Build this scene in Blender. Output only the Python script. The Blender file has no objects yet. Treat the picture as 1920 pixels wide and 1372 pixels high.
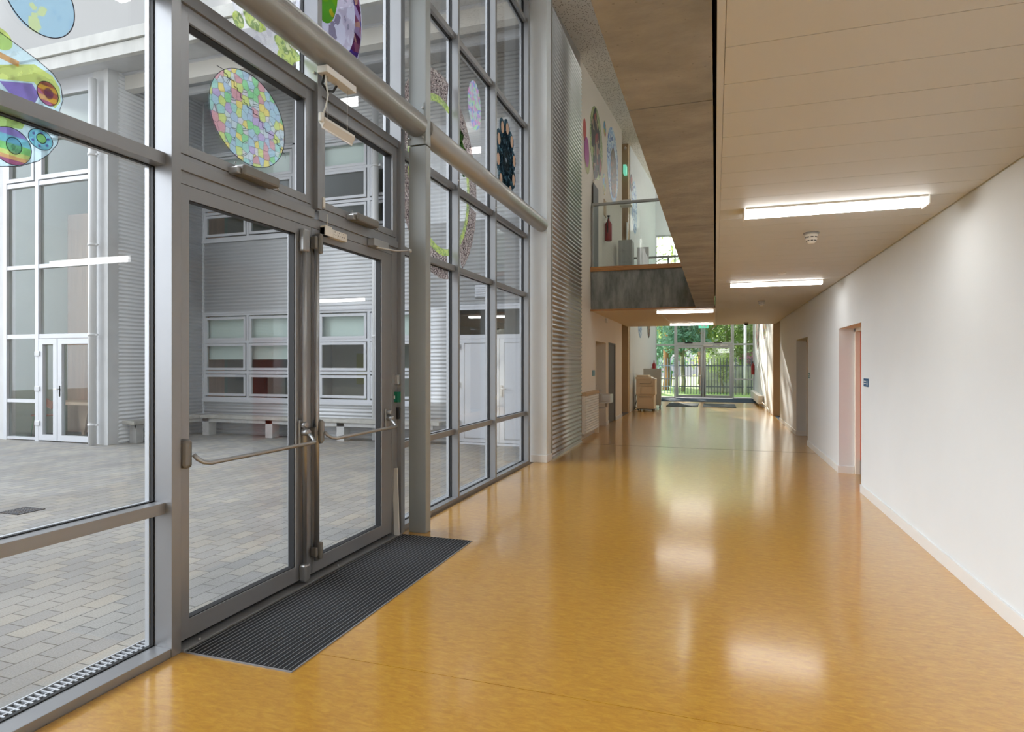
import bpy, bmesh, math, random
from mathutils import Vector, Matrix
random.seed(7)
SC = bpy.context.scene
COL = SC.collection
PI = math.pi

# ------------------------------------------------------------------ camera
cam_d = bpy.data.cameras.new('camera')
cam = bpy.data.objects.new('camera', cam_d); COL.objects.link(cam)
cam_d.sensor_fit = 'HORIZONTAL'; cam_d.sensor_width = 36.0
cam_d.lens = 1155.0 / 1920.0 * 36.0
cam.location = (0, 0, 1.55)
cam.rotation_euler = (PI / 2, 0, math.atan(381.0 / 1155.0))
cam_d.shift_y = -3.0 / 1920.0
cam_d.clip_start = 0.05; cam_d.clip_end = 400
SC.camera = cam

# ------------------------------------------------------------------ view + sky + sun
SC.view_settings.view_transform = 'Standard'
SC.view_settings.look = 'None'
SC.view_settings.gamma = 1.0
SC.view_settings.use_curve_mapping = False
SC.view_settings.exposure = 0.0
SC.cycles.transparent_max_bounces = 32
SC.cycles.max_bounces = 10
SC.cycles.diffuse_bounces = 6
SC.cycles.glossy_bounces = 4
SC.cycles.sample_clamp_indirect = 6.0
SC.cycles.caustics_reflective = False
SC.cycles.caustics_refractive = False

SKY_LOW = (0.72, 0.76, 0.80); SKY_LOW_S = 0.88
SKY_HIGH = (0.92, 0.97, 1.04); SKY_HIGH_S = 1.1
GLOW = (0.93, 0.98, 1.06); GLOW_S = 7.0; GLOW_DIR = (-0.87, -0.27, 0.40)
GLOW2 = (1.0, 0.96, 0.90); GLOW2_S = 12.0
w = bpy.data.worlds.new('sky'); SC.world = w; w.use_nodes = True
nt = w.node_tree; nt.nodes.clear()
tc = nt.nodes.new('ShaderNodeTexCoord'); sx = nt.nodes.new('ShaderNodeSeparateXYZ')
nt.links.new(tc.outputs['Generated'], sx.inputs[0])
mr = nt.nodes.new('ShaderNodeMapRange'); mr.interpolation_type = 'SMOOTHSTEP'
mr.inputs['From Min'].default_value = 0.44; mr.inputs['From Max'].default_value = 0.72
nt.links.new(sx.outputs[2], mr.inputs['Value'])
nz = nt.nodes.new('ShaderNodeTexNoise'); nz.inputs['Scale'].default_value = 2.2; nz.inputs['Detail'].default_value = 4
nt.links.new(tc.outputs['Generated'], nz.inputs['Vector'])
lo = nt.nodes.new('ShaderNodeMix'); lo.data_type = 'RGBA'
lo.inputs[6].default_value = tuple(c * SKY_LOW_S * 0.96 for c in SKY_LOW) + (1,)
lo.inputs[7].default_value = tuple(c * SKY_LOW_S * 1.06 for c in (0.76, 0.77, 0.785)) + (1,)
nt.links.new(nz.outputs['Fac'], lo.inputs[0])
mx = nt.nodes.new('ShaderNodeMix'); mx.data_type = 'RGBA'
nt.links.new(mr.outputs[0], mx.inputs[0]); nt.links.new(lo.outputs[2], mx.inputs[6])
mx.inputs[7].default_value = tuple(c * SKY_HIGH_S for c in SKY_HIGH) + (1,)
bg = nt.nodes.new('ShaderNodeBackground'); out = nt.nodes.new('ShaderNodeOutputWorld')
dp = nt.nodes.new('ShaderNodeVectorMath'); dp.operation = 'DOT_PRODUCT'; nt.links.new(tc.outputs['Generated'], dp.inputs[0])
dp.inputs[1].default_value = Vector(GLOW_DIR).normalized()
gr = nt.nodes.new('ShaderNodeMapRange'); gr.interpolation_type = 'SMOOTHSTEP'; gr.inputs['From Min'].default_value = 0.69; gr.inputs['From Max'].default_value = 1.0
nt.links.new(dp.outputs['Value'], gr.inputs['Value'])
gm = nt.nodes.new('ShaderNodeMix'); gm.data_type = 'RGBA'; nt.links.new(gr.outputs[0], gm.inputs[0]); nt.links.new(mx.outputs[2], gm.inputs[6])
gm.inputs[7].default_value = tuple(c * GLOW_S for c in GLOW) + (1,)
SUN_V = (-math.sin(math.radians(17)) * math.cos(math.radians(25)), math.cos(math.radians(17)) * math.cos(math.radians(25)), math.sin(math.radians(25)))
dp2 = nt.nodes.new('ShaderNodeVectorMath'); dp2.operation = 'DOT_PRODUCT'; nt.links.new(tc.outputs['Generated'], dp2.inputs[0]); dp2.inputs[1].default_value = SUN_V
gr2 = nt.nodes.new('ShaderNodeMapRange'); gr2.interpolation_type = 'SMOOTHSTEP'; gr2.inputs['From Min'].default_value = 0.91; gr2.inputs['From Max'].default_value = 0.99
nt.links.new(dp2.outputs['Value'], gr2.inputs['Value'])
gm2 = nt.nodes.new('ShaderNodeMix'); gm2.data_type = 'RGBA'; nt.links.new(gr2.outputs[0], gm2.inputs[0]); nt.links.new(gm.outputs[2], gm2.inputs[6])
gm2.inputs[7].default_value = tuple(c * GLOW2_S for c in GLOW2) + (1,)
nt.links.new(gm2.outputs[2], bg.inputs['Color']); nt.links.new(bg.outputs[0], out.inputs[0])

SUN_DIR = Vector((-math.sin(math.radians(17)) * math.cos(math.radians(22)),
                  math.cos(math.radians(17)) * math.cos(math.radians(22)), math.sin(math.radians(22))))
sd = bpy.data.lights.new('sun', 'SUN'); sd.energy = 15.0; sd.angle = math.radians(0.8); sd.color = (1.0, 0.93, 0.82)
so = bpy.data.objects.new('sun', sd); COL.objects.link(so); so.location = (-20, 60, 30)
so.rotation_euler = SUN_DIR.to_track_quat('Z', 'Y').to_euler()

LAMP_STRENGTH = 13.0

# ------------------------------------------------------------------ materials
MATS = {}
def _new(name):
    m = bpy.data.materials.new(name); m.use_nodes = True
    n = m.node_tree; b = n.nodes['Principled BSDF']
    MATS[name] = m
    return m, n, b
def link(n, a, b): n.links.new(a, b)
def pm(name, col, rough=0.5, metal=0.0, var=0.0, scale=5.0, bump=0.0, bscale=60.0, spec=None, emit=None, es=0.0, coat=0.0, stretch=None):
    m, n, b = _new(name)
    b.inputs['Base Color'].default_value = (*col, 1); b.inputs['Roughness'].default_value = rough
    b.inputs['Metallic'].default_value = metal
    if spec is not None: b.inputs['Specular IOR Level'].default_value = spec
    if coat: b.inputs['Coat Weight'].default_value = coat; b.inputs['Coat Roughness'].default_value = 0.08
    if emit: b.inputs['Emission Color'].default_value = (*emit, 1); b.inputs['Emission Strength'].default_value = es
    if var or bump:
        t = n.nodes.new('ShaderNodeTexCoord'); mp = n.nodes.new('ShaderNodeMapping'); link(n, t.outputs['Object'], mp.inputs[0])
        if stretch: mp.inputs['Scale'].default_value = stretch
    if var:
        z = n.nodes.new('ShaderNodeTexNoise'); z.inputs['Scale'].default_value = scale; z.inputs['Detail'].default_value = 6
        link(n, mp.outputs[0], z.inputs['Vector'])
        r = n.nodes.new('ShaderNodeMapRange'); r.inputs['From Min'].default_value = 0.3; r.inputs['From Max'].default_value = 0.7
        link(n, z.outputs['Fac'], r.inputs['Value'])
        x = n.nodes.new('ShaderNodeMix'); x.data_type = 'RGBA'
        x.inputs[6].default_value = (*[c * (1 - var) for c in col], 1); x.inputs[7].default_value = (*[min(1, c * (1 + var)) for c in col], 1)
        link(n, r.outputs[0], x.inputs[0]); link(n, x.outputs[2], b.inputs['Base Color'])
    if bump:
        z2 = n.nodes.new('ShaderNodeTexNoise'); z2.inputs['Scale'].default_value = bscale; z2.inputs['Detail'].default_value = 3
        link(n, mp.outputs[0], z2.inputs['Vector'])
        bp = n.nodes.new('ShaderNodeBump'); bp.inputs['Strength'].default_value = bump; bp.inputs['Distance'].default_value = 0.01
        link(n, z2.outputs['Fac'], bp.inputs['Height']); link(n, bp.outputs[0], b.inputs['Normal'])
    return m

def glass_mat(name, tint, base_r=0.05, extra=0.0):
    m = bpy.data.materials.new(name); m.use_nodes = True; n = m.node_tree; n.nodes.clear()
    g = n.nodes.new('ShaderNodeNewGeometry'); d = n.nodes.new('ShaderNodeVectorMath'); d.operation = 'DOT_PRODUCT'
    link(n, g.outputs['Normal'], d.inputs[0]); link(n, g.outputs['Incoming'], d.inputs[1])
    def mth(op, a, bb=None):
        k = n.nodes.new('ShaderNodeMath'); k.operation = op
        for i, v in enumerate((a, bb)):
            if v is None: continue
            if isinstance(v, (int, float)): k.inputs[i].default_value = v
            else: link(n, v, k.inputs[i])
        return k.outputs[0]
    a = mth('ABSOLUTE', d.outputs['Value']); a = mth('SUBTRACT', 1.0, a); a = mth('POWER', a, 5.0)
    a = mth('MULTIPLY', a, 1 - base_r); a = mth('ADD', a, base_r); a = mth('MINIMUM', a, 0.9)
    t = n.nodes.new('ShaderNodeBsdfTransparent'); t.inputs[0].default_value = (*tint, 1)
    s = n.nodes.new('ShaderNodeBsdfGlossy'); s.inputs['Roughness'].default_value = 0.0; s.inputs[0].default_value = (0.95, 0.97, 1, 1)
    x = n.nodes.new('ShaderNodeMixShader'); link(n, a, x.inputs[0]); link(n, t.outputs[0], x.inputs[1]); link(n, s.outputs[0], x.inputs[2])
    o = n.nodes.new('ShaderNodeOutputMaterial'); link(n, x.outputs[0], o.inputs[0])
    return m

def art_mat(name, cols, scale=8.0, kind='voronoi', alpha=0.6, line=True, thresh=0.05):
    """printed vinyl: patchwork of inks; alpha<1 lets the daylight through"""
    m, n, b = _new(name)
    t = n.nodes.new('ShaderNodeTexCoord'); mp = n.nodes.new('ShaderNodeMapping'); link(n, t.outputs['Object'], mp.inputs[0])
    ramp = n.nodes.new('ShaderNodeValToRGB'); ramp.color_ramp.interpolation = 'CONSTANT'
    e = ramp.color_ramp.elements
    for i, c in enumerate(cols):
        p = i / len(cols)
        el = e[i] if i < 2 else e.new(p)
        el.position = p; el.color = (*c, 1)
    if kind == 'voronoi':
        v = n.nodes.new('ShaderNodeTexVoronoi'); v.inputs['Scale'].default_value = scale; link(n, mp.outputs[0], v.inputs['Vector'])
        sp = n.nodes.new('ShaderNodeSeparateColor'); link(n, v.outputs['Color'], sp.inputs[0]); link(n, sp.outputs[0], ramp.inputs[0])
    elif kind == 'puzzle':
        v = n.nodes.new('ShaderNodeTexVoronoi'); v.inputs['Scale'].default_value = scale; v.inputs['Randomness'].default_value = 0.55; link(n, mp.outputs[0], v.inputs['Vector'])
        sp = n.nodes.new('ShaderNodeSeparateColor'); link(n, v.outputs['Color'], sp.inputs[0]); link(n, sp.outputs[0], ramp.inputs[0])
    else:
        v = n.nodes.new('ShaderNodeTexNoise'); v.inputs['Scale'].default_value = scale; v.inputs['Detail'].default_value = 5
        v.inputs['Distortion'].default_value = 1.2; link(n, mp.outputs[0], v.inputs['Vector'])
        r = n.nodes.new('ShaderNodeMapRange'); r.inputs['From Min'].default_value = 0.3; r.inputs['From Max'].default_value = 0.7
        link(n, v.outputs['Fac'], r.inputs['Value']); link(n, r.outputs[0], ramp.inputs[0])
    colout = ramp.outputs[0]
    if line and kind != 'noise':
        v2 = n.nodes.new('ShaderNodeTexVoronoi'); v2.feature = 'DISTANCE_TO_EDGE'; v2.inputs['Scale'].default_value = scale
        v2.inputs['Randomness'].default_value = 0.55 if kind == 'puzzle' else 1.0
        link(n, mp.outputs[0], v2.inputs['Vector'])
        lt = n.nodes.new('ShaderNodeMath'); lt.operation = 'LESS_THAN'; lt.inputs[1].default_value = thresh; link(n, v2.outputs[0], lt.inputs[0])
        x = n.nodes.new('ShaderNodeMix'); x.data_type = 'RGBA'; x.inputs[7].default_value = (0.03, 0.03, 0.06, 1)
        link(n, lt.outputs[0], x.inputs[0]); link(n, colout, x.inputs[6]); colout = x.outputs[2]
    link(n, colout, b.inputs['Base Color']); b.inputs['Roughness'].default_value = 0.5
    if alpha < 1:
        tr = n.nodes.new('ShaderNodeBsdfTransparent')
        mxc = n.nodes.new('ShaderNodeMix'); mxc.data_type = 'RGBA'; mxc.inputs[0].default_value = alpha; mxc.inputs[6].default_value = (1, 1, 1, 1)
        link(n, colout, mxc.inputs[7]); link(n, mxc.outputs[2], tr.inputs[0])
        s = n.nodes.new('ShaderNodeMixShader'); s.inputs[0].default_value = 0.16 + 0.2 * alpha
        o = [q for q in n.nodes if q.type == 'OUTPUT_MATERIAL'][0]
        tl = n.nodes.new('ShaderNodeBsdfTranslucent'); link(n, colout, tl.inputs[0])
        ad = n.nodes.new('ShaderNodeMixShader'); ad.inputs[0].default_value = 0.6; link(n, b.outputs[0], ad.inputs[1]); link(n, tl.outputs[0], ad.inputs[2])
        link(n, tr.outputs[0], s.inputs[1]); link(n, ad.outputs[0], s.inputs[2]); link(n, s.outputs[0], o.inputs[0])
    return m

M = {}
M['frame'] = pm('silver_frame', (0.33, 0.335, 0.345), 0.38, 0.55, var=0.03, scale=3, bump=0.02, bscale=200)
M['pale_or_lit_metal'] = pm('pale_metal_and_lit_frames', (0.62, 0.64, 0.67), 0.4, 0.3)  # pale metal; also stands for light on the far lobby frames
M['column'] = pm('grey_paint', (0.34, 0.365, 0.36), 0.35, 0.1, var=0.02, scale=2)
M['tube'] = pm('grey_tube_paint', (0.44, 0.43, 0.41), 0.32, 0.25, var=0.03, scale=4)
M['rubber'] = pm('black_gasket', (0.012, 0.012, 0.013), 0.6)
M['handle'] = pm('satin_handle', (0.40, 0.40, 0.40), 0.33, 0.75)
M['handle_dark'] = pm('grey_casing', (0.22, 0.21, 0.195), 0.38, 0.4)
M['steel'] = pm('stainless', (0.60, 0.59, 0.57), 0.28, 0.9)
M['wall'] = pm('white_wall_paint', (0.75, 0.785, 0.80), 0.75, var=0.015, scale=1.5, bump=0.03, bscale=90)
M['wall_bounce'] = pm('cream_paint_with_bounce', (0.82, 0.75, 0.64), 0.75, var=0.015, scale=1.5, bump=0.03, bscale=90)  # part of the warmth is floor bounce mixed into the paint colour
M['tan'] = pm('tan_wall_paint', (0.55, 0.40, 0.24), 0.7, var=0.03, scale=2)
M['skirt'] = pm('skirting_paint', (0.78, 0.78, 0.76), 0.5)
M['plank'] = pm('ceiling_plank', (0.58, 0.58, 0.565), 0.55, var=0.01, scale=1)
M['ceiling_bounce'] = pm('ceiling_board_with_bounce', (0.80, 0.70, 0.56), 0.6)  # orange light bounced off the floor is partly put into this colour
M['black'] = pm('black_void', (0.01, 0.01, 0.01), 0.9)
M['plastic_white'] = pm('white_plastic', (0.78, 0.76, 0.71), 0.4)
M['plastic_grey'] = pm('grey_plastic', (0.28, 0.28, 0.27), 0.4)
M['plastic_black'] = pm('black_plastic', (0.012, 0.012, 0.014), 0.3)
M['green_box'] = pm('green_plastic', (0.0, 0.17, 0.10), 0.3)
M['green_led'] = pm('green_led', (0.1, 0.8, 0.3), 0.3, emit=(0.1, 1.0, 0.35), es=1.2)
M['timber'] = pm('oiled_timber', (0.42, 0.20, 0.07), 0.4, var=0.2, scale=6, stretch=(1, 8, 8))
M['outwhite'] = pm('white_aluminium', (0.64, 0.66, 0.70), 0.4, 0.05)
M['blind'] = pm('roller_blind', (0.80, 0.83, 0.81), 0.8)
M['pipe'] = pm('white_pipe', (0.78, 0.79, 0.80), 0.3)
M['glass'] = glass_mat('clear_glazing', (0.985, 0.992, 0.99), 0.035)
M['glass_far'] = glass_mat('outer_glazing', (0.93, 0.97, 0.96), 0.02)
M['glass_rail'] = glass_mat('balustrade_glass', (0.96, 0.99, 0.98), 0.05)
M['lamp'] = pm('lit_diffuser', (1, 1, 1), 0.4, emit=(1.0, 0.985, 0.96), es=LAMP_STRENGTH)
M['mat_black'] = pm('entrance_matting', (0.013, 0.014, 0.017), 0.95, bump=0.5, bscale=400)
M['mat_blue'] = pm('slate_blue_carpet', (0.05, 0.075, 0.11), 0.95, spec=0.1, bump=0.5, bscale=300)
M['mat_grey'] = pm('grey_loose_mat', (0.075, 0.09, 0.10), 0.95, spec=0.1, bump=0.4, bscale=300)
M['alu_strip'] = pm('aluminium_strip', (0.33, 0.34, 0.36), 0.5, 0.3)
M['red_door'] = pm('red_door_laminate', (0.50, 0.09, 0.05), 0.6, spec=0.15)
M['grey_door'] = pm('grey_door_laminate', (0.13, 0.125, 0.12), 0.6, spec=0.2)
M['sign_blue'] = pm('blue_sign', (0.01, 0.09, 0.22), 0.4)
M['sign_teal'] = pm('teal_sign', (0.03, 0.16, 0.20), 0.4)
M['white_ink'] = pm('white_ink', (0.85, 0.85, 0.85), 0.5)
M['copier'] = pm('beige_copier', (0.74, 0.62, 0.45), 0.5)
M['copier_line'] = pm('copier_seam', (0.12, 0.09, 0.06), 0.7)
M['radiator'] = pm('radiator_enamel', (0.80, 0.77, 0.71), 0.4)
M['red'] = pm('extinguisher_red', (0.30, 0.012, 0.012), 0.35)
M['exit_green'] = pm('exit_sign_green', (0.1, 0.55, 0.35), 0.4, emit=(0.25, 0.85, 0.6), es=0.6)
M['blue_bottle'] = pm('blue_bottle', (0.05, 0.18, 0.42), 0.15)
M['blue_cap'] = pm('pale_blue_bottle', (0.35, 0.6, 0.78), 0.2)
M['cabinet'] = pm('grey_cabinet', (0.42, 0.42, 0.39), 0.5)
M['soffit'] = pm('outer_soffit', (0.55, 0.56, 0.57), 0.5, 0.2, var=0.08, scale=2)
M['fascia'] = pm('weathered_fascia', (0.56, 0.56, 0.53), 0.6, var=0.12, scale=4, stretch=(1, 1, 0.3))
M['bench_top'] = pm('weathered_bench_slab', (0.48, 0.47, 0.43), 0.85, var=0.15, scale=8)
M['bench_leg'] = pm('concrete_bench_leg', (0.55, 0.55, 0.54), 0.85, var=0.08, scale=10)
M['pier'] = pm('outer_pier_paint', (0.66, 0.67, 0.68), 0.6, var=0.06, scale=3)
M['room_in'] = pm('inner_room_wall', (0.50, 0.47, 0.42), 0.8, var=0.1, scale=1)
M['room_dark'] = pm('inner_room_floor', (0.16, 0.14, 0.12), 0.7)
M['room_green'] = pm('inner_green_wall', (0.42, 0.50, 0.43), 0.8)
M['room_pink'] = pm('inner_pink_curtain', (0.80, 0.52, 0.40), 0.8, var=0.1, scale=2, stretch=(6, 6, 0.2))
M['chair_green'] = pm('green_chair_leg', (0.03, 0.25, 0.12), 0.4)
M['chair_red'] = pm('orange_chair_seat', (0.42, 0.12, 0.06), 0.5)
M['table_top'] = pm('peach_table_top', (0.80, 0.52, 0.38), 0.5)
M['pot'] = pm('grey_pot', (0.42, 0.43, 0.44), 0.7)
M['bark'] = pm('orange_brown_bark', (0.40, 0.20, 0.09), 0.9, var=0.3, scale=5, bump=0.6, bscale=20, stretch=(1, 1, 0.2))
M['bark_grey'] = pm('mossy_bark', (0.22, 0.22, 0.12), 0.9, var=0.3, scale=5, bump=0.6, bscale=20, stretch=(1, 1, 0.2))
M['fence'] = pm('dark_palisade', (0.045, 0.06, 0.075), 0.5, 0.2)
M['fence_blue'] = pm('blue_grey_palisade', (0.20, 0.27, 0.36), 0.5, 0.2)
M['stone'] = pm('mossy_boundary_wall', (0.30, 0.33, 0.24), 0.9, var=0.3, scale=3, bump=0.5, bscale=12)
M['grass'] = pm('sunlit_grass', (0.20, 0.33, 0.08), 0.95, var=0.3, scale=20)
M['path'] = pm('pale_path', (0.55, 0.54, 0.50), 0.9, var=0.1, scale=10)
M['brick_out'] = pm('pale_far_render', (0.62, 0.60, 0.57), 0.9, var=0.1, scale=1)
M['drain'] = pm('galvanised_grate', (0.14, 0.15, 0.17), 0.5, 0.5)
M['render_out'] = pm('roof_covering', (0.3, 0.3, 0.3), 0.8)

def leafmat(name, col):
    m, n, b = _new(name)
    t = n.nodes.new('ShaderNodeTexCoord'); z = n.nodes.new('ShaderNodeTexNoise'); z.inputs['Scale'].default_value = 3.0
    link(n, t.outputs['Object'], z.inputs['Vector'])
    x = n.nodes.new('ShaderNodeMix'); x.data_type = 'RGBA'; x.inputs[6].default_value = (*[c * 0.55 for c in col], 1); x.inputs[7].default_value = (*[min(1, c * 1.5) for c in col], 1)
    link(n, z.outputs['Fac'], x.inputs[0]); link(n, x.outputs[2], b.inputs['Base Color']); b.inputs['Roughness'].default_value = 0.5
    tl = n.nodes.new('ShaderNodeBsdfTranslucent'); link(n, x.outputs[2], tl.inputs[0])
    s = n.nodes.new('ShaderNodeMixShader'); s.inputs[0].default_value = 0.55
    o = [q for q in n.nodes if q.type == 'OUTPUT_MATERIAL'][0]
    link(n, b.outputs[0], s.inputs[1]); link(n, tl.outputs[0], s.inputs[2]); link(n, s.outputs[0], o.inputs[0])
    return m
M['leaf'] = leafmat('conifer_leaf', (0.20, 0.30, 0.09))
M['leaf_pale'] = leafmat('pale_leaf', (0.38, 0.48, 0.18))
M['leaf_blue'] = leafmat('bluish_leaf', (0.16, 0.32, 0.22))
M['blossom'] = leafmat('pink_blossom', (0.45, 0.18, 0.26))

def floor_mat():
    m, n, b = _new('orange_linoleum')
    t = n.nodes.new('ShaderNodeTexCoord')
    mp = n.nodes.new('ShaderNodeMapping'); mp.inputs['Scale'].default_value = (1.0, 2.6, 1.0); link(n, t.outputs['Object'], mp.inputs[0])
    z = n.nodes.new('ShaderNodeTexNoise'); z.inputs['Scale'].default_value = 14; z.inputs['Detail'].default_value = 8; z.inputs['Roughness'].default_value = 0.7; z.inputs['Distortion'].default_value = 0.6
    link(n, mp.outputs[0], z.inputs['Vector'])
    r = n.nodes.new('ShaderNodeValToRGB'); e = r.color_ramp.elements
    e[0].position = 0.30; e[0].color = (0.47, 0.21, 0.014, 1); e[1].position = 0.70; e[1].color = (0.66, 0.365, 0.042, 1)
    k = e.new(0.5); k.color = (0.57, 0.285, 0.024, 1)
    link(n, z.outputs['Fac'], r.inputs[0])
    z3 = n.nodes.new('ShaderNodeTexNoise'); z3.inputs['Scale'].default_value = 90; z3.inputs['Detail'].default_value = 2; link(n, mp.outputs[0], z3.inputs['Vector'])
    r3 = n.nodes.new('ShaderNodeMapRange'); r3.inputs['From Min'].default_value = 0.68; r3.inputs['From Max'].default_value = 0.78; r3.inputs['To Max'].default_value = 0.35; link(n, z3.outputs['Fac'], r3.inputs['Value'])
    x = n.nodes.new('ShaderNodeMix'); x.data_type = 'RGBA'; x.inputs[7].default_value = (0.28, 0.10, 0.01, 1)
    link(n, r3.outputs[0], x.inputs[0]); link(n, r.outputs[0], x.inputs[6]); link(n, x.outputs[2], b.inputs['Base Color'])
    b.inputs['Roughness'].default_value = 0.30; b.inputs['Specular IOR Level'].default_value = 0.55
    b.inputs['Coat Weight'].default_value = 0.9; b.inputs['Coat Roughness'].default_value = 0.135
    z2 = n.nodes.new('ShaderNodeTexNoise'); z2.inputs['Scale'].default_value = 1.8; z2.inputs['Detail'].default_value = 3; link(n, t.outputs['Object'], z2.inputs['Vector'])
    z4 = n.nodes.new('ShaderNodeTexNoise'); z4.inputs['Scale'].default_value = 30; z4.inputs['Detail'].default_value = 3; link(n, mp.outputs[0], z4.inputs['Vector'])
    ma = n.nodes.new('ShaderNodeMath'); ma.operation = 'MULTIPLY_ADD'; ma.inputs[1].default_value = 0.10; link(n, z4.outputs['Fac'], ma.inputs[0]); link(n, z2.outputs['Fac'], ma.inputs[2])
    bp = n.nodes.new('ShaderNodeBump'); bp.inputs['Strength'].default_value = 0.16; bp.inputs['Distance'].default_value = 0.012
    link(n, ma.outputs[0], bp.inputs['Height']); link(n, bp.outputs[0], b.inputs['Normal']); link(n, bp.outputs[0], b.inputs['Coat Normal'])
    return m
M['floor'] = floor_mat()

def concrete_mat(name, c1, c2, stretch, streak=0.0):
    m, n, b = _new(name)
    t = n.nodes.new('ShaderNodeTexCoord'); mp = n.nodes.new('ShaderNodeMapping'); mp.inputs['Scale'].default_value = stretch; link(n, t.outputs['Object'], mp.inputs[0])
    z = n.nodes.new('ShaderNodeTexNoise'); z.inputs['Scale'].default_value = 2.0; z.inputs['Detail'].default_value = 10; z.inputs['Roughness'].default_value = 0.65
    link(n, mp.outputs[0], z.inputs['Vector'])
    r = n.nodes.new('ShaderNodeValToRGB'); e = r.color_ramp.elements
    e[0].position = 0.32; e[0].color = (*c1, 1); e[1].position = 0.66; e[1].color = (*c2, 1); link(n, z.outputs['Fac'], r.inputs[0])
    v = n.nodes.new('ShaderNodeTexVoronoi'); v.inputs['Scale'].default_value = 22; link(n, t.outputs['Object'], v.inputs['Vector'])
    lt = n.nodes.new('ShaderNodeMath'); lt.operation = 'LESS_THAN'; lt.inputs[1].default_value = 0.10; link(n, v.outputs['Distance'], lt.inputs[0])
    ml = n.nodes.new('ShaderNodeMath'); ml.operation = 'MULTIPLY'; ml.inputs[1].default_value = 0.35; link(n, lt.outputs[0], ml.inputs[0])
    x = n.nodes.new('ShaderNodeMix'); x.data_type = 'RGBA'; x.inputs[7].default_value = (*[c * 0.5 for c in c1], 1)
    link(n, ml.outputs[0], x.inputs[0]); link(n, r.outputs[0], x.inputs[6]); link(n, x.outputs[2], b.inputs['Base Color'])
    b.inputs['Roughness'].default_value = 0.8
    z2 = n.nodes.new('ShaderNodeTexNoise'); z2.inputs['Scale'].default_value = 40; z2.inputs['Detail'].default_value = 5; link(n, mp.outputs[0], z2.inputs['Vector'])
    bp = n.nodes.new('ShaderNodeBump'); bp.inputs['Strength'].default_value = 0.35; bp.inputs['Distance'].default_value = 0.01
    link(n, z2.outputs['Fac'], bp.inputs['Height']); link(n, bp.outputs[0], b.inputs['Normal'])
    return m
M['conc_beam'] = concrete_mat('board_marked_concrete', (0.205, 0.198, 0.185), (0.365, 0.348, 0.322), (0.9, 1.5, 1))
M['conc_dark'] = concrete_mat('dark_cast_concrete', (0.12, 0.135, 0.13), (0.30, 0.315, 0.30), (3.0, 1, 0.9))

def perf_mat():
    m, n, b = _new('perforated_acoustic_board')
    t = n.nodes.new('ShaderNodeTexCoord'); v = n.nodes.new('ShaderNodeTexVoronoi'); v.inputs['Scale'].default_value = 25; link(n, t.outputs['Object'], v.inputs['Vector'])
    lt = n.nodes.new('ShaderNodeMath'); lt.operation = 'LESS_THAN'; lt.inputs[1].default_value = 0.27; link(n, v.outputs['Distance'], lt.inputs[0])
    x = n.nodes.new('ShaderNodeMix'); x.data_type = 'RGBA'; x.inputs[6].default_value = (0.84, 0.81, 0.76, 1); x.inputs[7].default_value = (0.22, 0.18, 0.14, 1)
    link(n, lt.outputs[0], x.inputs[0]); link(n, x.outputs[2], b.inputs['Base Color']); b.inputs['Roughness'].default_value = 0.8
    return m
M['perf'] = perf_mat()

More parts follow.
